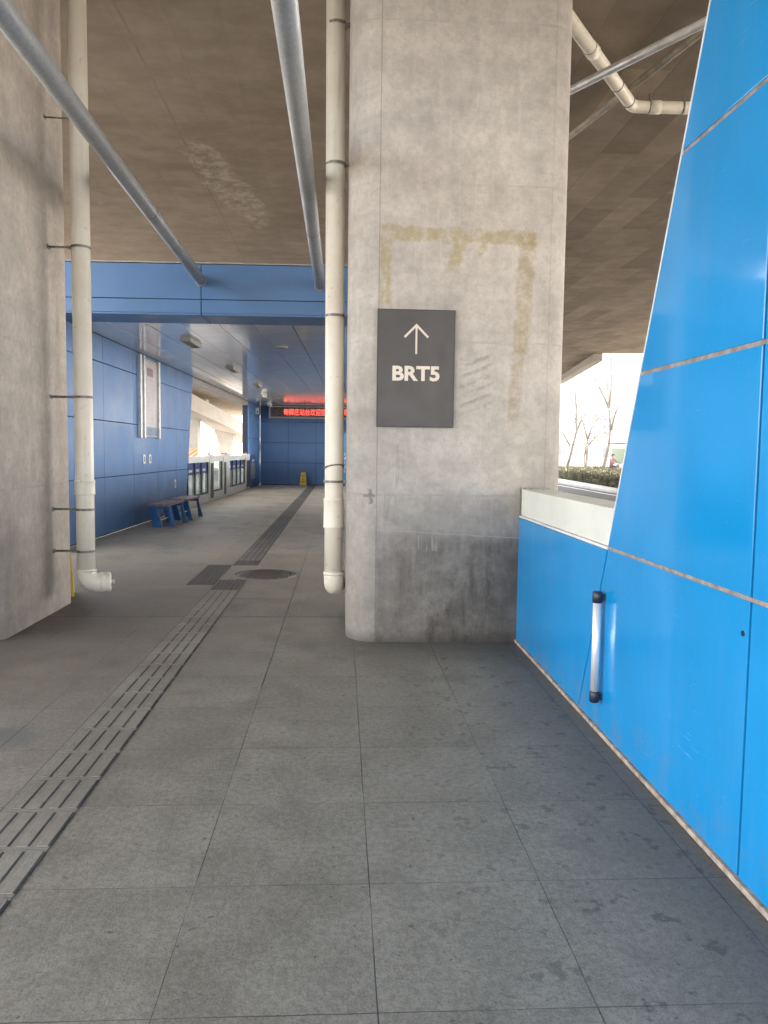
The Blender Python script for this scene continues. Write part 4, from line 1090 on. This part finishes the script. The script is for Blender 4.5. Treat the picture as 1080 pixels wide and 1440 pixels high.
building('tall pale apartment block behind the tallest bare tree', 33.2, 60, 100, 116, 21, 7, 7, 1)
building('low pale building with a flat roof behind the forked tree', 25.5, 32.6, 98, 108, 4.2, 1, 4, 1)

ks = root('kiosk', 'green kiosk with thin dark flat roof beside the blue wall edge', 'kiosk', (21.9, 58, -.16))
bm = bmesh.new(); box(bm, 21.45, 24.4, 58, 60.5, .0, 2.05, .02); mk('body', bm, KGREEN, ks)
bm = bmesh.new(); prism(bm, [(21.25, 2.40), (24.8, 2.55), (24.8, 2.64), (21.25, 2.47)], 'Y', 57.5, 61, .01); mk('roof', bm, KROOF, ks)
bm = bmesh.new(); box(bm, 21.45, 24.4, 57.99, 60.51, 2.052, 2.42); mk('fascia', bm, WHITE, ks)
bm = bmesh.new(); box(bm, 21.43, 24.42, 57.98, 60.52, -.16, .9, .01); mk('plinth', bm, WHITE, ks)

# rider on a scooter
def skin_mesh(joints, edges, root_i, sub=2):
    me = bpy.data.meshes.new('sk'); me.from_pydata([j[0] for j in joints], edges, [])
    ob = bpy.data.objects.new('sk', me); COL.objects.link(ob)
    md = ob.modifiers.new('skin', 'SKIN'); ob.modifiers.new('sub', 'SUBSURF').levels = sub
    for i, j in enumerate(joints):
        v = me.skin_vertices[0].data[i]; v.radius = (j[1], j[1]); v.use_root = (i == root_i)
    bpy.context.view_layer.update()
    out = bpy.data.meshes.new_from_object(ob.evaluated_get(bpy.context.evaluated_depsgraph_get()))
    bpy.data.objects.remove(ob); bpy.data.meshes.remove(me)
    for p in out.polygons: p.use_smooth = True
    return out
PX, PY = 20.75, 58.2
Tp = Matrix.Translation((PX, PY, -.16)) @ Matrix.Rotation(R(-70), 4, 'Z')
sc = bpy.data.objects.new('scooter', None); COL.objects.link(sc); sc.matrix_basis = Tp; WM[sc] = Tp.copy()
tag(sc, 'small dark reddish scooter parked under its rider beyond the hedge', 'scooter')
bm = bmesh.new()
prism(bm, [(-.75, .45), (-.7, .72), (-.1, .74), (-.05, .36), (.35, .36), (.5, .95), (.58, .93), (.5, .28), (-.2, .26), (-.5, .3)], 'Y', -.13, .13, .03); mk('body', bm, SCOOT, sc, Tp)
for xx in (-.62, .66):
    bm = bmesh.new(); tube(bm, [(xx+.2*math.cos(2*math.pi*q/24), 0, .22+.2*math.sin(2*math.pi*q/24)) for q in range(25)], .05, 8, False)
    wv = mk('wheel', bm, RUBBER, sc, Tp)
    bm = bmesh.new(); tube(bm, [(xx, -.04, .22), (xx, .04, .22)], .13, 16); mk('rim', bm, ALU, wv, Tp)
bm = bmesh.new(); tube(bm, [(.48, -.32, 1.02), (.54, -.1, 1.0), (.54, .1, 1.0), (.48, .32, 1.02)], .017, 8); tube(bm, [(.53, 0, .9), (.54, 0, 1.0)], .03, 8); tube(bm, [(.53, 0, .9), (.66, 0, .25)], .03, 8); mk('handlebar', bm, BLACKP, sc, Tp)
J = [((-.22, 0, .86), .14), ((-.18, 0, 1.10), .15), ((-.12, 0, 1.32), .15), ((-.08, 0, 1.46), .06), ((-.05, 0, 1.58), .095), ((-.04, 0, 1.70), .085),
     ((-.10, -.19, 1.34), .07), ((.12, -.26, 1.16), .05), ((.42, -.27, 1.06), .035), ((.50, -.27, 1.04), .03),
     ((-.10, .19, 1.34), .07), ((.12, .26, 1.16), .05), ((.42, .27, 1.06), .035), ((.50, .27, 1.04), .03),
     ((-.18, -.10, .82), .10), ((.22, -.12, .80), .08), ((.24, -.12, .44), .05), ((.36, -.12, .40), .045),
     ((-.18, .10, .82), .10), ((.22, .12, .80), .08), ((.24, .12, .44), .05), ((.36, .12, .40), .045)]
E_ = [(0, 1), (1, 2), (2, 3), (3, 4), (4, 5), (2, 6), (6, 7), (7, 8), (8, 9), (2, 10), (10, 11), (11, 12), (12, 13), (0, 14), (14, 15), (15, 16), (16, 17), (0, 18), (18, 19), (19, 20), (20, 21)]
me = skin_mesh(J, E_, 0)
for mt_ in (JACKET, TROUS, SKIN): me.materials.append(mt_)
for p in me.polygons:
    c = p.center
    p.material_index = 2 if (c.z > 1.47 or c.x > .40 and c.z > .9) else (1 if c.z < .9 else 0)
pe = bpy.data.objects.new('person', me); COL.objects.link(pe); pe.matrix_basis = Tp; WM[pe] = Tp.copy()
tag(pe, 'rider in dusty pink jacket sitting on the scooter beyond the hedge', 'person')
bm = bmesh.new(); bmesh.ops.create_icosphere(bm, subdivisions=3, radius=.115, matrix=Matrix.Translation((-.065, 0, 1.66)))
bmesh.ops.delete(bm, geom=[v for v in bm.verts if v.co.z < 1.60 or v.co.x > .0 and v.co.z < 1.70], context='VERTS'); mk('hair', bm, HAIR, pe, Tp, True)
